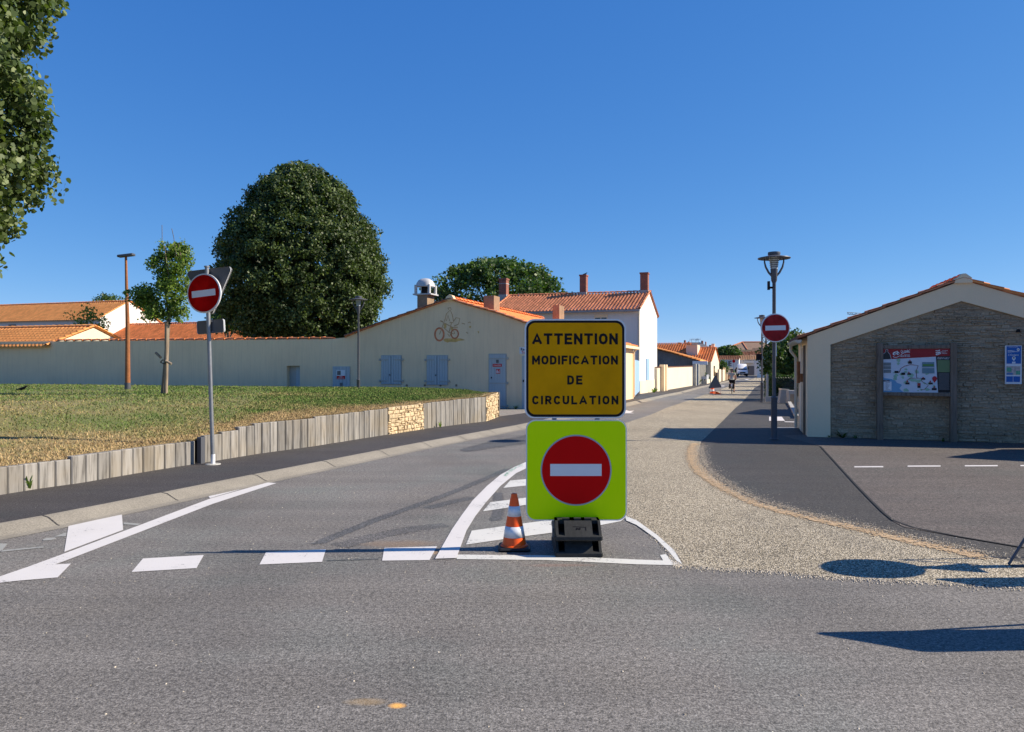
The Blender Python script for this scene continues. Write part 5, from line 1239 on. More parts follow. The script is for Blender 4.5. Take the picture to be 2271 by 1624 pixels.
mflat([rect(1095, 560, 1320, 600)], (.1, .25, .06), 5, 'photo_field'); mflat([rect(1395, 478, 1645, 725)], (.15, .22, .1), 4, 'photo_forest')
mflat([rect(268, 890, 400, 925)], (.01, .02, .06), 5, 'legend_title'); mflat([rect(275, 925, 442, 1112)], (.75, .77, .8), 4, 'legend_box')
mflat([rect(505, 700, 590, 745), rect(645, 735, 730, 782), rect(775, 750, 855, 780), rect(1070, 850, 1145, 882), rect(735, 940, 820, 980), rect(985, 1010, 1050, 1050), rect(1212, 940, 1300, 975), rect(1280, 1050, 1380, 1095), rect(790, 500, 870, 550)], (.015, .012, .015), 5, 'monument')
mflat([[(750, 935), (770, 880), (800, 935)], rect(985, 950, 1050, 1008), [(785, 745), (805, 710), (830, 750)], [(1075, 848), (1100, 822), (1140, 848)], [(1225, 935), (1250, 890), (1270, 935)], [(1310, 1045), (1330, 1000), (1355, 1045)], [(810, 498), (830, 465), (850, 498)]], (.4, .05, .04), 5, 'monument_top')
pin = [(1338+50*math.cos(R(t)), 857+50*math.sin(R(t))) for t in range(-200, 21, 20)]+[(1335, 942)]
mflat([pin], (.45, .02, .03), 6, 'place_pin')
# generic robed silhouette, bicycle logo and flag logo
mflat([[(262, 462), (262, 345), (305, 315), (320, 290), (312, 262), (325, 250), (360, 250), (372, 268), (365, 292), (380, 318), (412, 350), (442, 455)]], (.6, .6, .6), 3, 'silhouette_edge')
mflat([[(268, 458), (268, 350), (310, 320), (328, 295), (322, 258), (358, 258), (360, 300), (375, 325), (405, 355), (430, 452)]], (.03, .03, .03), 4, 'silhouette')
def ring(cx_, cy_, r0): return [(cx_+r0*math.cos(R(t)), cy_+r0*math.sin(R(t))) for t in range(0, 360, 24)]
mflat([ring(500, 340, 33), ring(576, 335, 33)], None, 3, 'logo_wheel', m=m_signw); mflat([ring(512, 345, 14), ring(585, 342, 14)], None, 4, 'logo_hub', m=m_black)
mb_l = mline([(500, 310), (540, 300), (560, 285), (590, 320)], .014, (.7, .7, .7), 5, 'logo_frame'); mline([(475, 395), (500, 415), (540, 418), (575, 408), (600, 390)], .012, (.7, .7, .7), 5, 'logo_smile')
mflat([[(1360, 272), (1400, 282), (1450, 262), (1450, 285), (1400, 300), (1360, 290)], [(1358, 315), (1400, 320), (1455, 300), (1462, 325), (1410, 345), (1362, 335)], [(1362, 350), (1400, 358), (1468, 330), (1470, 345), (1400, 375), (1362, 375)]], None, 3, 'flag_logo', m=m_signw)
def mtext(s, x0, y0, x1, y1, m, layer=6, bold=.01, up=0):
    a0, z1_ = mapc(x0, y0); a1, z0_ = mapc(x1, y1); rv = Vector(Bf.v)+Vector((0, 0, up)); rv.normalize()
    return text_fit(s, Bf(a0, bb-.013-.0015*layer, z0_), rv, (0, 0, 1), a1-a0, z1_-z0_, m, PN, bold)
mtext('Ça roule !', 635, 265, 830, 335, m_signw, up=.12, bold=.02); mtext('AVEC RICHARD', 705, 352, 828, 370, m_signw); mtext('COEUR DE LION', 607, 376, 828, 410, m_signw, bold=.02)
mline([(635, 365), (700, 325), (760, 310), (830, 312)], .012, (.7, .7, .7), 6, 'underline')
mtext('Vendée', 1490, 275, 1605, 293, m_signw); mtext('Grand', 1470, 298, 1560, 320, m_signw); mtext('Littoral', 1492, 325, 1592, 348, m_signw)
mtext('UN CIRCUIT VÉLO À', 1395, 410, 1645, 432, m_signw); mtext('FAIRE EN FAMILLE', 1395, 440, 1635, 460, m_signw)
mtext('LÉGENDE', 280, 897, 390, 918, m_signw, 7)
mb = MB(Bf)
for i in range(19): x1 = 1640-rr0.uniform(0, 12); mb.flat([mapc(*q) for q in rect(1418, 742+i*18.5, x1, 750+i*18.5)], bb-.013-.0015*4)
mb.build('body_text', mat('map_bodytext', (.2, .2, .2), .6), PN)
mb = MB(Bf)
for i in range(7): mb.flat([mapc(*q) for q in rect(315, 943+i*25, 360+rr0.uniform(0, 60), 949+i*25)], bb-.013-.0015*6)
mb.build('legend_text', m_black, PN)
# blue information panel
IP = thing('tourist_sign', 'narrow blue and white tourist information panel on the stone wall', 'sign', Bf.o)
r = px_rect(Bf, 2227, 2263.5, 766.6, 852, -.01); xl2, xr2, zb2, zt2 = r
IPp = MB(Bf).box(xl2, xr2, -.05, -.02, zb2, zt2).build('plate', m_signw, IP)
def ic(cx_, cy_): return (xl2+(cx_-775)/(1075-775)*(xr2-xl2), zt2-(cy_-375)/(1067-375)*(zt2-zb2))
def iflat(polys, m, layer, name):
    for p_ in polys: MB(Bf).flat([ic(*q) for q in p_], -.052-.0015*layer).build(name, m, IPp)
m_iblue = mat('panel_blue', (.01, .12, .42), .4, .03, 4)
iflat([rect(797, 387, 1062, 702), rect(792, 927, 915, 1030), rect(922, 927, 1044, 1030)], m_iblue, 0, 'blue_field'); iflat([rect(795, 745, 1048, 902)], mat('mini_map', (.5, .42, .38), .6, .35, 30), 0, 'mini_map')
iflat([rect(800, 770, 890, 845), rect(970, 830, 1046, 895)], mat('mini_green', (.12, .4, .25), .6, .2, 30), 1, 'mini_map_green'); iflat([rect(800, 865, 912, 900)], mat('mini_sea', (.1, .2, .4), .6), 1, 'mini_map_sea')
iflat([[(931+33*math.cos(R(t)), 603+33*math.sin(R(t))) for t in range(-200, 21, 20)]+[(931, 655)], rect(898, 665, 960, 698), ring(1010, 450, 26)], m_signw, 1, 'pin_symbol'); iflat([ring(931, 597, 14), ring(1008, 450, 9)], m_black, 2, 'pin_hole')
def itext(s, x0, y0, x1, y1, m):
    a0, z1_ = ic(x0, y0); a1, z0_ = ic(x1, y1); return text_fit(s, Bf(a0, -.056, z0_), Bf.v, (0, 0, 1), a1-a0, z1_-z0_, m, IPp, .01)
itext("POINT D'INFO", 838, 394, 1005, 410, m_signw); itext("L'Océane", 830, 525, 1018, 560, m_signw)
iflat([[(820, 465), (900, 462), (900, 472), (820, 475)], [(820, 488), (930, 482), (1055, 484), (930, 492), (820, 498)], [(900, 466), (960, 474), (900, 476)]], m_signw, 1, 'logo_stroke')

# weeds
def weed(px, py, h, label, n=14, z=0.0, m=lf_mid, spread=1.0):
    p_ = G(px, py, z); o = thing('weed', label, 'weed', p_); V = []
    for i in range(n):
        th = random.uniform(0, 6.28); r1 = h*random.uniform(.4, .9)*spread; hh = h*random.uniform(.4, 1.0); w = h*.09
        c, s = math.cos(th), math.sin(th)
        V += [(-s*w, c*w, 0), (s*w, -c*w, 0), (c*r1*.6+s*w*1.5, s*r1*.6-c*w*1.5, hh*.75), (c*r1, s*r1, hh)]
    np_mesh('leaves', np.array(V), 4, m, o, np.random.rand(n)); return o
weed(1868, 972, .22, 'leafy weed at the foot of the cream pillar by the stone gable', 16)
weed(1838, 971, .1, 'low weed in the corner left of the stone gable', 8); weed(2090, 981, .12, 'small weed left of the right board post', 10)
weed(1897, 974, .1, 'small weed near the left board post under the stones', 10); weed(64, 1087, .2, 'spindly weed growing against the timber sleepers at far left', 16, KH, lf_yng, .5)
weed(976, 948, .18, 'dry thin weed against the sleepers right of the stone panel', 8, KH, lf_yng, .6); weed(1143, 908, .16, 'dark weed at the foot of the building between the blue doors', 12, KH)
weed(1520, 858, .5, 'weeds at the foot of the cream garden wall', 14, .04, lf_yng); weed(1545, 855, .7, 'tall yellowish weeds beside the thick gate post', 16, .04, lf_yng); weed(1450, 872, .5, 'thin weeds at the corner of the tall white house', 12, .04, lf_yng)

# ------------------------------------------------------------------ right side beyond: tree, hedge, fence, blocks
hp = G(1704, 890); hx = hp.x; HD = 37.6
o = thing('hedge', 'clipped green hedge behind wire fence right of the lamp posts', 'hedge', (hx, HD, -.08))
rng = np.random.RandomState(12); n = 26000; HW = 7.5; Hz = 1.28
pts = np.stack([rng.uniform(0, HW, n), rng.uniform(0, 1.0, n), rng.uniform(.15, Hz, n)], 1); sd = rng.rand(n)
pts[sd < .45, 1] = rng.uniform(-.06, .12, (sd < .45).sum()); top = sd > .75; pts[top, 2] = Hz+rng.uniform(-.12, .05, top.sum())+.06*np.sin(pts[top, 0]*5)
side = (sd > .7) & (sd < .75); pts[side, 0] = rng.uniform(-.05, .1, side.sum())
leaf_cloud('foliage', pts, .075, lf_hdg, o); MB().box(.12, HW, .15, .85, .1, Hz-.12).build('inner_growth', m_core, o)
o = thing('wire_fence', 'green chain-link fence with concrete posts in front of the hedge', 'fence', (hx, HD-.25, -.08))
mb = MB(); x = 0
while x < HW: mb.tube([(x, 0, .2), (min(HW, x+1.0), 0, 1.2)], .006, 4); mb.tube([(x, 0, 1.2), (min(HW, x+1.0), 0, .2)], .006, 4); x += .12
mb.build('mesh_wire', m_lampm, o)
for i_ in range(3): MB().box(-.35+i_*3.1, -.25+i_*3.1, -.06, .04, 0, 1.35).build('post', m_conc, o)
MB().box(-.4, HW, -.1, .06, -.1, .26).build('plinth', m_conc, o)
simple_tree('leafy_tree', 'dense green tree above the hedge beside the right lamp posts', 1752, 40.5, 742, 840, 56, lf_mid, 330, .42, 30, .17, 41, lump=.4)
for i_, (px_, D_, lb_) in enumerate(((1758, 50, 'green tree just behind the leafy tree above the hedge'), (1752, 61, 'second green tree in the row along the right footway'), (1744, 73, 'third green tree in the row along the right footway'), (1736, 86, 'farthest green tree in the row along the right footway'))):
    simple_tree('street_tree', lb_, px_, D_, 815-2.1*F/D_, 815+.9*F/D_, 1.35*F/D_, lf_mid, 110, .4, 26, .2, 50+i_, lump=.4, group='trees along the right footway')
p = G(1736, 894.5); o = thing('concrete_slab', 'tilted grey concrete meter cabinet leaning to the right', 'cabinet', p); k_ = p.y/F
mb = MB(); mb.prism([(-8*k_, 0), (7.4*k_, 0), (12.4*k_, 30.5*k_), (-3.5*k_, 32*k_)], 0, .3); mb.build('body', m_conc, o); MB().prism([(-4.4*k_, 30*k_), (13.2*k_, 28.5*k_), (13.6*k_, 31.5*k_), (-4*k_, 33*k_)], -.03, .34).build('cap', m_cut, o)
p = G(1757, 895.5); o = thing('concrete_block', 'upright grey concrete meter cabinet behind the downpipe', 'cabinet', p)
MB().bbox(-8*k_, 7.5*k_, 0, .35, 0, 29*k_, .01).build('body', m_conc, o); MB().box(-5.5*k_, 4*k_, -.02, .0, 2*k_, 21*k_).build('door', m_mortar, o)
p = G(1699, 850); o = thing('information_post', 'rusty brown marker post beside the far lamp post', 'post', G(1699.5, 871)); k_ = o.location.y/F
MB().box(-3.8*k_, 3.8*k_, -.1, .1, 26*k_, 43*k_).build('panel', m_rust, o); MB().box(-2.5*k_, 2.0*k_, -.06, .06, 0, 26*k_).build('post', m_stake, o)
p = G(1706, 879.5); 
o = thing('fence_post', 'short pale concrete post left of the hedge', 'post', p); MB().bbox(-.05, .05, -.05, .05, 0, .56, .01).build('post', m_conc, o)

# ------------------------------------------------------------------ street lamps
def make_lamp(loc, label):
    o = thing('street_lamp', label, 'street lamp', loc, 'grey column lamps with saucer hoods')
    MB().lathe([(.09, 0), (.09, .02), (.066, .03), (.066, .9), (.074, .91), (.074, .93), (.042, .95)], n=16).build('base_sleeve', m_lampm, o, auto=40)
    MB().lathe([(.041, .95), (.038, 3.45), (.062, 3.5), (.075, 3.7), (.08, 3.76), (.05, 3.76)], n=16).build('pole', m_lampm, o, auto=40)
    gl = MB().lathe([(.075, 3.76), (.105, 4.03), (.08, 4.03)], n=16).build('lantern_glass', m_pale, o, auto=40)
    mb = MB()
    for i in range(5): mb.lathe([(.082+i*.005, 3.79+i*.045), (.092+i*.005, 3.80+i*.045), (.082+i*.005, 3.81+i*.045)], n=14)
    for k_ in range(4):
        t = k_*math.pi/2+.5; mb.tube([(.078*math.cos(t), .078*math.sin(t), 3.77), (.107*math.cos(t), .107*math.sin(t), 4.02)], .007, 5)
    mb.build('louvre', m_galv, gl)
    MB().lathe([(.1, 4.03), (.345, 3.985), (.35, 3.995), (.345, 4.005), (.12, 4.055), (.1, 4.055)], n=32).build('hood', m_lampm, o, auto=40)
    MB().lathe([(.12, 4.05), (.135, 4.09), (.13, 4.13), (0, 4.15)], n=16).build('cap', m_lampm, o, auto=40)
    for s_ in (-1, 1):
        mb = MB(); mb.tube([(s_*.05, 0, 3.6), (s_*.12, 0, 3.68), (s_*.185, 0, 3.8), (s_*.21, 0, 3.9), (s_*.215, 0, 3.99)], [.022, .024, .022, .018, .014], 7); mb.build('arm', m_lampm, o, auto=50)
    return o
L1p = G(1716, 974.5, .012); L1 = make_lamp(L1p, 'tall grey street lamp by the stone gable, carrying a round no-entry sign')
dup(L1, G(1689, 892, .012), 'grey street lamp with a square dark plate, second along the footway')
l3 = dup(L1, G(1698, 871, .012), 'farthest and smallest grey street lamp on the right footway')
lA = P(797, 858, 27.6); lz = 1.6-(858-HY)/F*27.6
lA = dup(L1, (lA.x, 27.4, .3), 'dark street lamp standing before the gable building left of the shutters', None, (.93, .93, .93))
p = L1.location; o = thing('lamp_bracket', 'small black clamp bracket high on the nearest street lamp', 'bracket', (p.x, p.y, 3.36))
mb = MB(); mb.box(-.13, -.035, -.03, .03, -.02, .02); mb.box(-.14, -.1, -.035, .035, -.05, .14); mb.build('clamp', m_black, o)
L2p = G(1689, 892, .012); k_ = L2p.y/F; o = thing('square_sign', 'dark square sign seen from behind on the second street lamp', 'sign', (L2p.x-.12, L2p.y, 1.6+(HY-792)*k_))
MB().bbox(-.17, .09, -.06, -.04, -7*k_, 7*k_, .004).build('plate', m_black, o); MB().box(.06, .2, -.04, .02, -.02, .02).build('clamp', m_galv, o)
# rusty column lamp on the lawn
p = G(283, 866, .82); k_ = p.y/F; o = thing('rusty_lamp', 'slim rust-brown lamp column with a flat head on the lawn', 'street lamp', (p.x, p.y, .8))
MB().lathe([(.1, 0), (.1, .28)], n=12).build('base_sleeve', m_lampm, o, auto=40)
mb = MB(); mb.tube([(0, 0, .28), (0, 0, 2.2), (-.035, 0, 3.4), (-.06, 0, (866-567)*k_)], [.085, .068, .05, .038], 12); mb.build('pole', m_rust, o, auto=50)
mb = MB(lambda x, y, z: Vector((x, y, z+.12*x))); mb.bbox(-.3, .22, -.14, .1, (866-568)*k_, (866-563)*k_, .012); mb.build('lamp_head', m_lampm, o)

# ------------------------------------------------------------------ signs
def disc_sign(parent, c, nrm_ang, r, th, roll=0, mred=m_red, bar=True):
    ca, sa = math.cos(nrm_ang), math.sin(nrm_ang); Rv = Vector((ca, -sa, 0)); Nn = Vector((-sa, -ca, 0)); c = Vector(c)
    cr_, sr_ = math.cos(roll), math.sin(roll); R2 = Rv*cr_+Vector((0, 0, sr_)); U2 = Rv*-sr_+Vector((0, 0, cr_))
    f = lambda x, y, z: c+R2*x+Nn*(-y)+U2*z
    MB(f).lathe([(0, th), (r*.9, th), (r, th*.8), (r, .002), (r*.985, 0), (r*.93, .0), (0, .0)], n=48, ax='y').build('rim', m_rim, parent, auto=35)
    MB(f).lathe([(0, -.002), (r*.93, -.002)], n=48, ax='y').build('red_disc', mred, parent)
    MB(f).box(-r*.7, r*.7, -.0045, -.003, -r*.165, r*.165).build('white_bar', m_signw, parent)
    return f
bp = G(472, 1030, KH); o = thing('no_entry_sign', 'leaning galvanised post with a round no-entry sign and back-facing plates', 'road sign', bp); k_ = bp.y/F
RS = o; lean = lambda z: (-13.5*k_*(z/((1030-592)*k_)), 0, z)
mb = MB(); mb.tube([lean(0), lean((1030-591)*k_)], .032, 14); mb.build('pole', m_galv, o, auto=50)
MB().lathe([(.034, 0), (.034, .16)], n=14).build('white_sleeve', m_signw, o, auto=50); MB().lathe([(.12, 0), (.11, .012)], n=16).build('foot', m_conc, o)
mb = MB(); q = lean((1030-593)*k_); mb.tube([q, (q[0], q[1], q[2]+.02)], .042, 12); mb.build('cap', m_galv, o)
zc = (1030-651.5)*k_; q = lean(zc); disc_sign(o, (q[0]-.045*math.sin(R(16))-.03, -.05, zc), R(16.5), .31, .035, R(4.5))
ang = R(16.5); Rv = Vector((math.cos(ang), -math.sin(ang), 0)); Nn = Vector((-math.sin(ang), -math.cos(ang), 0))
def bf(zc, off, roll=R(3.5)):
    q = Vector(lean(zc)); q.z = zc
    R2 = Rv*math.cos(roll)+Vector((0, 0, math.sin(roll))); U2 = Rv*-math.sin(roll)+Vector((0, 0, math.cos(roll))); return lambda x, y, z: q+R2*x-Nn*y+U2*z
def rpoly(pts, r, n=5):
    out = []; m_ = len(pts)
    for i in range(m_):
        a, b, c = Vector(pts[i-1]), Vector(pts[i]), Vector(pts[(i+1) % m_]); d1 = (a-b).normalized(); d2 = (c-b).normalized(); half = d1.angle(d2)/2; L = r/math.tan(half)
        cen = b+(d1+d2).normalized()*(r/math.sin(half)); p1, p2 = b+d1*L, b+d2*L; a1 = math.atan2((p1-cen).y, (p1-cen).x); a2 = math.atan2((p2-cen).y, (p2-cen).x)
        da = (a2-a1+math.pi) % (2*math.pi)-math.pi
        out += [(cen.x+r*math.cos(a1+da*k_/n), cen.y+r*math.sin(a1+da*k_/n)) for k_ in range(n+1)]
    return out
f = bf((1030-595)*k_, .06); s_ = .40
tri = rpoly([(-.44, -.005), (.44, -.005), (0, -.77)], .05)
MB(f).prism(tri, .05, .075).build('triangle_plate', m_alu, o); MB(f).prism([(x*.975, z*.975-.008) for x, z in tri], .078, .08).build('triangle_face', m_signw, o)
mb = MB(f); n_ = len(tri)
inn_ = [(x*.965, -.26+(z+.26)*.955) for x, z in tri]
mb.add([(x, .04, z) for x, z in tri]+[(x, .076, z) for x, z in tri], [(i, (i+1) % n_, n_+(i+1) % n_, n_+i) for i in range(n_)]); mb.build('plate_edge', m_rim, o)
f = bf((1030-724.5)*k_, .05); rc_ = rpoly([(-.25, -.105), (.25, -.105), (.25, .105), (-.25, .105)], .035)
MB(f).prism(rc_, .045, .055).build('small_plate', m_alu, o); n_ = len(rc_)
mb = MB(f); mb.add([(x, .035, z) for x, z in rc_]+[(x, .07, z) for x, z in rc_], [(i, (i+1) % n_, n_+(i+1) % n_, n_+i) for i in range(n_)]); mb.build('plate_edge', m_rim, o)
mb = MB(f); mb.box(-.05, .05, .03, .045, .07, .095); mb.box(-.05, .05, .03, .045, -.095, -.07); mb.build('clamp', m_galv, o)
# no-entry sign on the lamp
p = L1.location; zc = 1.6+(HY-728)/F*p.y; o = thing('round_no_entry_sign', 'shiny round no-entry sign strapped to the street lamp by the stone gable', 'road sign', (p.x, p.y, zc))
disc_sign(o, (0, -.09, 0), R(3), .316, .03, R(1.2), m_redl); mb = MB()
for z in (-.12, .12): mb.box(-.05, .05, -.06, .045, z-.015, z+.015)
mb.build('clamp', m_galv, o)
MB().box(.03, .05, -.02, .02, -.62, -.33).build('sticker_strip', m_signw, o)

# main temporary sign
DS = 6.76; ks = DS/F; ms = thing('temporary_sign', 'tall temporary sign: amber ATTENTION panel above a fluorescent no-entry panel', 'road sign', ((1277-CX)*ks, DS, 0))
def sp(px, py): return ((px-1277)*ks, 1.6+(HY-py)*ks)
def sp_rr(x0, x1, y0, y1, r): 
    (a0, z1_), (a1, z0_) = sp(x0, y0), sp(x1, y1); return rpoly([(a0, z0_), (a1, z0_), (a1, z1_), (a0, z1_)], r*ks, 8)
m_amber = mat('amber_sheeting', (.74, .33, .0), .5, .12, 3, spec=.08)
def fluo():
    m, t, b = nodes('fluorescent_sheeting'); c = coord(t, False, (60, 1, 3)); n1 = noi(t, c, 2, 3); n2 = noi(t, coord(t, False), 3, 3)
    out = mixc(t, n1, (.64, .95, .0), (.74, 1.0, .0)); out = mixc(t, ramp(t, n2, [(.4, 0.0), (.7, .35)]), out, (.8, 1.0, .01, 1)); t.links.new(out, b.inputs['Base Color']); b.inputs['Roughness'].default_value = .35
    b.inputs['Specular IOR Level'].default_value = .08; return m
m_fluo = fluo()
def frame_ring(mb, outer, inner, y):
    n = len(outer); mb.add([(x, y, z) for x, z in outer]+[(x, y, z) for x, z in inner], [(i, (i+1) % n, n+(i+1) % n, n+i) for i in range(n)])
o1 = sp_rr(1163, 1387, 708, 927.5, 21); yp = MB().prism(o1, -.012, .014).build('amber_panel', m_rim, ms)
MB().prism(sp_rr(1166.5, 1383.5, 711.5, 924.5, 19), -.0135, -.0125).build('black_border', m_black, yp)
MB().prism(sp_rr(1171.5, 1378.5, 716.5, 919, 15), -.0155, -.0145).build('amber_field', m_amber, yp)
mb = MB(); frame_ring(mb, o1, sp_rr(1165.5, 1384.5, 710.5, 925, 19.5), -.0165); mb.build('metal_edge', m_rim, yp)
for s_, x0, x1, y0, y1, sp_ in (('ATTENTION', 1179.5, 1369, 739.8, 764.3, 1.28), ('MODIFICATION', 1179.5, 1369, 789, 808.7, 1.2), ('DE', 1257.3, 1290.8, 833, 853, 1.25), ('CIRCULATION', 1179.8, 1370, 877.8, 897, 1.28)):
    a0, z1_ = sp(x0, y0); a1, z0_ = sp(x1, y1); stroke_text(s_, a0, a1, z0_, z1_, -.0172, m_black, yp, .225)
o2 = sp_rr(1166, 1389, 931, 1154, 21); gp_ = MB().prism(o2, -.012, .014).build('fluorescent_panel', m_rim, ms)
MB().prism(sp_rr(1168.5, 1386.5, 933.5, 1151.5, 19), -.0135, -.0125).build('fluorescent_field', m_fluo, gp_)
cx_, cz_ = sp(1276.8, 1042.4)
MB().lathe([(0, -.0155), (78.5*ks, -.0155), (78.5*ks, -.0135)], (cx_, cz_), 64, 'y').build('disc_edge', mat('disc_grey', (.4, .42, .45), .4), gp_)
MB().lathe([(0, -.0175), (75.3*ks, -.0175), (75.3*ks, -.0165)], (cx_, cz_), 64, 'y').build('red_disc', m_red, gp_)
(a0, z1_), (a1, z0_) = sp(1219.6, 1028.6), sp(1333, 1055); MB().box(a0, a1, -.0195, -.0185, z0_, z1_).build('white_bar', m_signw, gp_)
mb = MB()
for x in (-.19, .19): mb.box(x-.02, x+.02, .016, .056, .1, 1.95)
for z in (.4, .95, 1.25, 1.85): mb.box(-.25, .25, .056, .08, z-.02, z+.02)
mb.build('support_frame', m_galv, ms)
# ballast: two stacked recycled plastic blocks
def ballast(z0, y0, h, name, full):
    W_ = .193; mb = MB(); sl_ = .13 if full else .1
    # rim lip
    mb.bbox(-W_-.008, W_+.008, y0, y0+.66, z0, z0+.045, .01)
    # sloping shoulder block with slots left as gaps between three lumps
    def lump(xa, xb):
        mb.add([(xa, y0+.012, z0+.045), (xb, y0+.012, z0+.045), (xb, y0+.012+sl_, z0+h), (xa, y0+.012+sl_, z0+h), (xa, y0+.64, z0+.045), (xb, y0+.64, z0+.045), (xb, y0+.6, z0+h), (xa, y0+.6, z0+h)], [(0, 1, 2, 3), (3, 2, 6, 7), (4, 5, 6, 7), (0, 3, 7, 4), (1, 2, 6, 5), (0, 1, 5, 4)])
    lump(-W_, -W_+.022); lump(-W_+.075, W_-.075); lump(W_-.022, W_)
    mb.add([(-W_, y0+.3, z0+.045), (W_, y0+.3, z0+.045), (W_, y0+.3, z0+h-.01), (-W_, y0+.3, z0+h-.01)], [(0, 1, 2, 3)])
    mb.box(-W_, W_, y0+.16, y0+.6, z0+h-.03, z0+h)
    for x in (-.1, 0, .09): mb.box(x-.03, x+.03, y0+.15, y0+.2, z0+h, z0+h+.018)
    o = mb.build(name, m_ballast, ms)
    if full:
        n = Vector((0, -(h-.045), sl_)).normalized(); up = Vector((0, sl_, h-.045)).normalized()
        f = lambda x, y, z: Vector((0, y0+.012, z0+.045))+Vector((1, 0, 0))*x+up*z+n*y
        mb = MB(f); mb.add([(-.045, .002, .095), (.065, .002, .088), (.065, .002, .093), (-.045, .002, .1)], [(0, 1, 2, 3)]); mb.add([(.06, .002, .055), (.067, .002, .055), (.067, .002, .093), (.06, .002, .093)], [(0, 1, 2, 3)]); mb.build('moulded_mark', m_black, o)
        text_fit('M', f(-.018, .003, .062), (1, 0, 0), up, .036, .022, m_black, o, .02)
    return o
ballast(0, 6.44-DS, .135, 'lower_ballast', False); ballast(.137, 6.45-DS, .145, 'upper_ballast', True)

# traffic cone
cp = G(1140, 1217); CN = thing('traffic_cone', 'orange and white traffic cone with a black base left of the big sign', 'traffic cone', cp)
def rr_base(w, z0, z1, e=.02):
    mb = MB(); mb.bbox(-w, w, -w, w, z0, z1, e); return mb
mb = rr_base(.14, 0, .03, .014); mb.build('base', m_rubber, CN)
Hc = .485; rb_, rt_ = .108, .028
def rz_(z): return rb_+(rt_-rb_)*(z-.03)/(Hc-.03)
MB().lathe([(.122, .03), (.12, .038), (rz_(.045), .045), (rz_(.45), .45), (.03, .452), (.026, Hc), (.018, Hc+.004), (0, Hc+.004)], n=32).build('cone_body', m_orange, CN, auto=40)
for z0, z1 in ((.11, .205), (.292, .38)): MB().lathe([(rz_(z0)+.0015, z0), (rz_(z1)+.0015, z1)], n=32).build('reflective_band', m_signw, CN, smooth=True)
f_cone = dup(CN, G(1579, 874), 'small distant orange and white cone beside the back-turned works sign')
f_cone.scale = (1.5, 1.5, 1.5)
# distant works triangle on stand
p = G(1585, 874.5); k_ = p.y/F; o = thing('works_sign', 'distant grey triangular sign seen from behind on a wire stand', 'road sign', p)
f = lambda x, y, z: Vector((x, y, z)); tri = rpoly([(-15.5*k_, 12.5*k_+.0), (15.5*k_, 15*k_), (.5*k_, 43*k_)], .06)
MB().prism(tri, 0, .03).build('triangle_plate', m_alu, o); mb = MB(); mb.tube([(-12*k_, .1, 13*k_), (-12*k_, .1, 0), (14*k_, .1, 0), (12*k_, .1, 14*k_)], .02, 6); mb.tube([(-12*k_, .4, 0), (14*k_, .4, 0)], .02, 6); mb.build('stand', m_galv, o)
MB().prism([(-2*k_, 0), (13*k_, 0), (4*k_, 5*k_), (-1*k_, 6.5*k_)], -.3, .2).build('sandbag', m_orange, o)

# temporary signs standing just off the right edge (their legs and shadows are in view)
lp = G(2236, 1256); o = thing('folding_sign', 'bent steel leg of a portable round sign at the right edge on the gravel', 'road sign', (lp.x, lp.y, 0))
q = G(2330, 1262)
mb = MB(); mb.tube([(.62, .25, .95), (.3, .08, .42), (.17, .02, .26), (0, 0, .015), (.02, -.03, .012), (.5, -.05, .02), (.75, -.05, .02)], .011, 7); mb.build('leg', m_lampm, o)
mb = MB(); mb.tube([(.75, .3, .02), (.62, .25, .95)], .011, 7); mb.build('leg', m_lampm, o)
mb = MB(lambda x, y, z: Vector((.62, .0, 1.2))+Vector((z*.1, x, y if False else 0))+Vector((0, 0, z))+Vector((y, 0, 0))); mb.lathe([(0, 0), (.29, 0), (.29, .02), (0, .02)], (0, 0), 32, 'y'); mb.build('round_plate', m_alu, o)
MB(lambda x, y, z: Vector((.35+x*.8-y*.6, -.32-x*.6-y*.8, z))).prism(rpoly([(0, .08), (.36, .08), (.36, .8), (0, .8)], .04), 0, .02).build('lower_plate', m_alu, o)
MB().box(.6, .64, -.04, .05, .15, .95).build('upright', m_lampm, o); MB(lambda x, y, z: Vector((.6+y, -.02+x, z))).prism([(-.16, .62), (.14, .62), (.02, .95)], 0, .02).build('shadow_wedge', m_alu, o)  # small wedge added to fill out the shadow between disc and leg
o = thing('portable_sign', 'portable panel sign just outside the right edge of the view', 'road sign', (3.66, 4.72, 0))
fp_ = lambda x, y, z: Vector((x*.85-y*.52, -x*.52-y*.85, z))
MB(fp_).prism(rpoly([(0, .22), (.6, .22), (.6, 1.25), (0, 1.25)], .05), 0, .02).build('plate', m_alu, o)
for x in (.1, .5): MB(fp_).tube([(x, -.03, 1.0), (x, -.25, 0)], .015, 6).build('leg', m_lampm, o)
# unseen gabled block, added off frame to throw the pointed shadow on the car park
f = Frame(11.9, 12.7, 0, 0, 0); o = thing('shadow_gable', 'unseen gabled block added outside the right edge to shadow the car park', 'shadow block', f.o)
MB(f).prism([(0, 0), (2.1, 0), (2.1, 1.7), (1.05, 2.75), (0, 1.7)], 0, 4, 'x').build('wall', m_renderc, o); tiles('roof', f, 'a', [(-.2, 1.5), (1.05, 2.78)], -.05, 4.1, m_tile, o); tiles('roof', f, 'a', [(2.3, 1.5), (1.05, 2.78)], -.05, 4.1, m_tile, o)
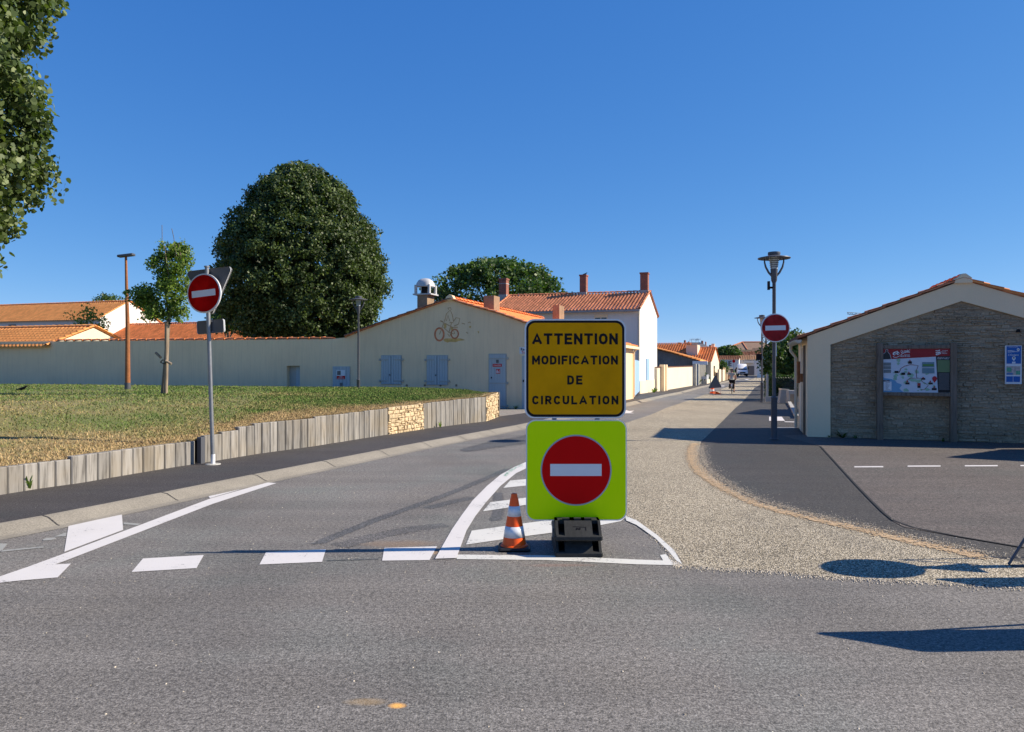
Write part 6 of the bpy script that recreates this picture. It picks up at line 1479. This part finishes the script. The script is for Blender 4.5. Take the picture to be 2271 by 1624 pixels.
# building hidden behind the stone gable: gable shadow on the footway
f = Frame(12.3, 24.6, 0, 0, 0); o = thing('rear_outhouse', 'low outhouse hidden behind the stone gable building', 'outhouse', f.o)
MB(f).prism([(0, 0), (4.6, 0), (4.6, 1.9), (2.0, 3.0), (0, 1.9)], 0, 5, 'x').build('wall', m_renderc, o); tiles('roof', f, 'a', [(-.1, 1.82), (2.0, 3.05)], -.05, 5.1, m_tile, o); tiles('roof', f, 'a', [(4.7, 1.82), (2.0, 3.05)], -.05, 5.1, m_tile, o)

# ------------------------------------------------------------------ cyclist
def skin_obj(name, pts, edges, rad, m, parent=None, root=0, sub=2):
    me = bpy.data.meshes.new(name); me.from_pydata(pts, edges, []); o = link_mesh(name, me, m, parent)
    bpy.context.view_layer.objects.active = o
    md = o.modifiers.new('skin', 'SKIN'); md.use_smooth_shade = True
    if not me.skin_vertices: 
        bm = bmesh.new(); bm.from_mesh(me); bm.verts.layers.skin.verify(); bm.to_mesh(me); bm.free()
    for i, sv in enumerate(me.skin_vertices[0].data):
        r_ = rad[i]; sv.radius = r_ if isinstance(r_, tuple) else (r_, r_); sv.use_root = (i == root)
    s2 = o.modifiers.new('sub', 'SUBSURF'); s2.levels = sub; s2.render_levels = sub
    return o
def make_rider(loc, rz, label, shirt, group=None):
    # +y is forward
    J = {'hip': (0, -.12, .93), 'waist': (0, -.08, 1.08), 'chest': (0, .02, 1.3), 'neck': (0, .07, 1.45), 'head': (0, .11, 1.55), 'top': (0, .12, 1.66),
         'lsh': (-.18, .03, 1.38), 'lel': (-.25, .2, 1.13), 'lha': (-.25, .44, 1.0), 'rsh': (.18, .03, 1.38), 'rel': (.25, .2, 1.13), 'rha': (.25, .44, 1.0),
         'lhp': (-.09, -.1, .9), 'lkn': (-.12, .3, .8), 'lan': (-.11, .16, .42), 'lto': (-.12, .32, .36), 'rhp': (.09, -.1, .9), 'rkn': (.14, .14, .56), 'ran': (.14, .02, .17), 'rto': (.15, .18, .1)}
    K = list(J); ix = {k_: i for i, k_ in enumerate(K)}
    E = [('hip', 'waist'), ('waist', 'chest'), ('chest', 'neck'), ('neck', 'head'), ('head', 'top'), ('chest', 'lsh'), ('lsh', 'lel'), ('lel', 'lha'), ('chest', 'rsh'), ('rsh', 'rel'), ('rel', 'rha'), ('hip', 'lhp'), ('lhp', 'lkn'), ('lkn', 'lan'), ('lan', 'lto'), ('hip', 'rhp'), ('rhp', 'rkn'), ('rkn', 'ran'), ('ran', 'rto')]
    Rd = dict(hip=.14, waist=.13, chest=.15, neck=.055, head=.095, top=.07, lsh=.065, lel=.045, lha=.035, rsh=.065, rel=.045, rha=.035, lhp=.1, lkn=.065, lan=.045, lto=.035, rhp=.1, rkn=.065, ran=.045, rto=.035)
    o = skin_obj('person', [J[k_] for k_ in K], [(ix[a], ix[b]) for a, b in E], [Rd[k_] for k_ in K], m_skin)
    o.location = loc; o.rotation_euler = (0, 0, rz); tag(o, label, 'person', group)
    sub = ['waist', 'chest', 'neck', 'lsh', 'rsh', 'hip']; pts = [J['waist'], J['chest'], (0, .05, 1.41), J['lsh'], J['rsh'], J['hip'], (-.23, .12, 1.24), (.23, .12, 1.24)]
    skin_obj('shirt', pts, [(0, 1), (1, 2), (1, 3), (1, 4), (0, 5), (3, 6), (4, 7)], [.165, .185, .09, .1, .1, .175, .075, .075], shirt, o)
    skin_obj('shorts', [(0, -.12, .95), J['lhp'], (-.115, .2, .83), J['rhp'], (.13, .07, .66)], [(0, 1), (1, 2), (0, 3), (3, 4)], [.17, .135, .1, .135, .1], m_black, o)
    skin_obj('hair', [(0, .1, 1.6), (0, .11, 1.67), (0, .06, 1.6)], [(0, 1), (0, 2)], [.1, .075, .09], mat('hair_grey', (.12, .11, .1), .9), o)
    for a, b in (('lan', 'lto'), ('ran', 'rto')): skin_obj('shoe', [J[a], J[b]], [(0, 1)], [.055, .045], m_black, o)
    mb = MB()
    for s_ in (-1, 1):
        for k_ in range(5): mb.tube([(s_*.25-.04+.02*k_, .45, 1.0), (s_*.25-.04+.02*k_, .5, .985), (s_*.25-.04+.02*k_, .5, .95)], .009, 5)
    mb.build('fingers', m_skin, o); return o
def make_bike(loc, rz, label, panniers=True, group=None):
    b = thing('bicycle', label, 'bicycle', loc, group, rz)
    for y in (-.5, .55):
        pts = [(0, y+.32*math.cos(R(t)), .335+.32*math.sin(R(t))) for t in range(0, 361, 15)]; w = MB().tube(pts, .022, 7, False).build('wheel', m_rubber, b)
        mb = MB()
        for t in range(0, 360, 30): mb.tube([(0, y, .335), (0, y+.31*math.cos(R(t)), .335+.31*math.sin(R(t)))], .003, 3)
        mb.tube([(-.04, y, .335), (.04, y, .335)], .025, 8); mb.build('spokes', m_galv, w)
    mb = MB(); P_ = lambda *a: [(0, y, z) for y, z in a]
    for seg in (P_((-.5, .335), (-.08, .3)), P_((-.08, .3), (-.2, .82)), P_((-.2, .78), (.42, .82)), P_((-.08, .3), (.42, .78)), P_((-.5, .335), (-.19, .76)), P_((.42, .95), (.42, .78), (.5, .5), (.55, .335)), P_((-.2, .8), (-.22, .92))): mb.tube(seg, .018, 7)
    mb.build('frame', m_galv, b); mb = MB(); mb.tube([(-.27, .4, .98), (0, .42, 1.0), (.27, .4, .98)], .014, 7); mb.tube([(0, .42, .9), (0, .42, 1.0)], .016, 7); mb.build('handlebar', m_black, b)
    MB().bbox(-.08, .08, -.36, -.08, .9, .95, .02).build('saddle', m_black, b)
    mb = MB(); mb.tube([(-.17, -.08, .18), (.17, -.08, .42)], .01, 6); mb.box(-.18, -.08, -.12, -.04, .37, .4); mb.box(.08, .18, -.12, -.04, .12, .15); mb.build('pedals', m_black, b)
    if panniers:
        for s_ in (-1, 1): MB().bbox(s_*.12-.07, s_*.12+.07, -.75, -.4, .36, .68, .03).build('pannier', m_rubber, b)
        MB().box(-.05, .05, -.775, -.76, .5, .68).build('rear_plate', m_signw, b); MB().box(-.1, .1, -.75, -.3, .69, .71).build('rack', m_galv, b)
    return b
cy = G(1622.5, 873.2); m_shirt = mat('grey_shirt', (.33, .32, .28), .9, .1, 6)
make_bike(cy, R(-17), 'bicycle with dark rear panniers ridden away down the gravel lane')
make_rider(cy, R(-17), 'cyclist in grey t-shirt and black shorts seen from behind', m_shirt)
c2 = G(1631, 834.5); bk2 = make_bike(c2, R(160), 'tiny distant bicycle coming from the village left of the van', False)
make_rider(c2, R(160), 'tiny distant cyclist in dark top left of the white van', m_black)

# ------------------------------------------------------------------ van and car
def wheel_part(par, x, y, r, w=.2):
    t = MB().lathe([(r*.55, x-w/2), (r*.95, x-w/2), (r, x-w/2+.03), (r, x+w/2-.03), (r*.95, x+w/2), (r*.55, x+w/2)], (y, r), 20, 'x'); ww = t.build('wheel', m_rubber, par, auto=40)
    MB().lathe([(0, x-w/2+.02), (r*.58, x-w/2+.03), (r*.58, x+w/2-.03), (0, x+w/2-.02)], (y, r), 16, 'x').build('rim', m_galv, ww, auto=40)
def loft(secs, n_caps=True):
    mb = MB(); k_ = len(secs[0]); vs = [p for s_ in secs for p in s_]; fs = []
    for i in range(len(secs)-1):
        for j in range(k_): fs.append((i*k_+j, i*k_+(j+1) % k_, (i+1)*k_+(j+1) % k_, (i+1)*k_+j))
    fs += [tuple(range(k_-1, -1, -1)), tuple(range((len(secs)-1)*k_, len(secs)*k_))]; return mb.add(vs, fs)
vp_ = G(1646.5, 835.5); vz = vp_.copy()
VN = thing('delivery_van', 'white high-roofed van driving towards the camera at the end of the street', 'van', vz, None, R(-14))
m_vw = mat('van_white', (.95, .93, .9), .3, .02, 3, coat=.5)
def vsec(y, zt, wt, zb=.42, zs=1.2): w = .99; return [(-w*.97, y, zb), (-w, y, .8), (-w*.99, y, min(zs, zt-.1)), (-wt, y, zt-.1), (-wt+.12, y, zt), (wt-.12, y, zt), (wt, y, zt-.1), (w*.99, y, min(zs, zt-.1)), (w, y, .8), (w*.97, y, zb)]
loft([vsec(-.02, .98, .85), vsec(.12, 1.12, .9), vsec(.75, 1.3, .93), vsec(1.55, 2.15, .84, .42, 1.3), vsec(1.9, 2.42, .82, .42, 1.35), vsec(2.6, 2.56, .84, .42, 1.35), vsec(5.5, 2.56, .84, .42, 1.35)]).build('body', m_vw, VN, auto=35)
mb = MB(); mb.add([(-.84, .78, 1.36), (.84, .78, 1.36), (.75, 1.51, 2.06), (-.75, 1.51, 2.06)], [(0, 1, 2, 3)]); mb.build('windscreen', m_glass, VN)
MB().box(-.5, .5, -.05, .0, .68, .92).build('grille', m_black, VN); MB().bbox(-.98, .98, -.12, .1, .36, .62, .04).build('bumper', m_black, VN); MB().box(-.27, .27, -.135, -.12, .47, .58).build('number_plate', m_signw, VN)
for s_ in (-1, 1):
    mb = MB(); mb.add([(s_*.56, -.04, .74), (s_*.93, -.0, .74), (s_*.95, .1, 1.08), (s_*.62, .04, .98)], [(0, 1, 2, 3)]); mb.build('headlight', m_pale, VN)
    MB().bbox(*sorted((s_*1.02, s_*1.2)), .9, 1.0, 1.45, 1.85, .02).build('wing_mirror', m_black, VN)
    for y in (.85, 4.4): wheel_part(VN, s_*.88, y, .36)
cpz = G(1659.5, 834.2); CR = thing('red_car', 'dark red hatchback partly hidden behind the white van', 'car', cpz+Vector((.3, 6, 0)), None, R(-14))
m_cred = mat('car_red', (.3, .01, .02), .3, .02, 3, coat=.6)
def csec(y, zt, wt, zb=.25): w = .86; zs = min(.85, zt-.05); return [(-w*.95, y, zb), (-w, y, .5), (-w*.97, y, zs), (-wt, y, zt), (wt, y, zt), (w*.97, y, zs), (w, y, .5), (w*.95, y, zb)]
loft([csec(0, .68, .7), csec(.25, .82, .75), csec(1.1, .98, .76), csec(1.8, 1.42, .6), csec(2.4, 1.48, .6), csec(3.4, 1.4, .6), csec(3.9, .95, .7)]).build('body', m_cred, CR, auto=35)
mb = MB(); mb.add([(-.7, 1.16, 1.03), (.7, 1.16, 1.03), (.58, 1.74, 1.4), (-.58, 1.74, 1.4)], [(0, 1, 2, 3)]); mb.build('windscreen', m_glass, CR); MB().box(-.4, .4, -.03, .0, .35, .5).build('grille', m_black, CR)
for s_ in (-1, 1):
    MB().bbox(*sorted((s_*.55, s_*.84)), -.02, .12, .6, .76, .02).build('headlight', m_signw, CR)
    for y in (.75, 3.2): wheel_part(CR, s_*.77, y, .3)

# ------------------------------------------------------------------ birds, crane
def bird(p, s_, label, rz=0):
    o = skin_obj('bird', [(0, 0, .1), (.08*s_, 0, .14), (.13*s_, 0, .2), (-.08*s_, 0, .07), (-.17*s_, 0, .03), (.17*s_, 0, .2)], [(0, 1), (1, 2), (0, 3), (3, 4), (2, 5)], [.05, .045, .028, .04, .015, .006], m_black, None, 0, 2)
    o.location = p; o.rotation_euler = (0, 0, rz); tag(o, label, 'bird'); MB().tube([(0, -.02, .08), (0, -.02, 0)], .006, 4).build('leg', m_black, o); MB().tube([(0, .02, .08), (0, .02, 0)], .006, 4).build('leg', m_black, o); return o
p = G(46, 868, .83); bird((p.x, p.y, .8), 1.4, 'black bird pecking on the lawn at far left')
q = Hh.front(1293, 609.5, bR); p = Hh.o+Hh(q[0], bR, q[1]); bird(p+Vector((.1, 0, -.06)), 1.2, 'small dark bird perched on the middle brick chimney')
D_ = 260; p = P(1990, 815, D_); o = thing('tower_crane', 'tip of a distant crane jib above the stone gable roof', 'crane', (p.x, D_, -.24)); k_ = D_/F
mb = MB(); mb.box(-.6, .6, -.6, .6, 0, 1.8+118*k_); mb.build('mast', m_galv, o)
mb = MB(); za = 1.84+(HY-700)*k_; x0 = (1878-1990)*k_
for z0_, zz_ in ((0, 20), (-1.1, 18.9)): mb.tube([(x0, 0, 1.84+(HY-693)*k_+z0_*.5), (10, 0, 1.84+(HY-706)*k_+z0_)], .1, 4)
for i in range(14): xx2 = x0+i*1.5; zz2 = 1.84+(HY-693)*k_-i*.15; mb.tube([(xx2, 0, zz2), (xx2+.75, 0, zz2-.8), (xx2+1.5, 0, zz2-.1)], .07, 4)
mb.build('jib', m_galv, o)
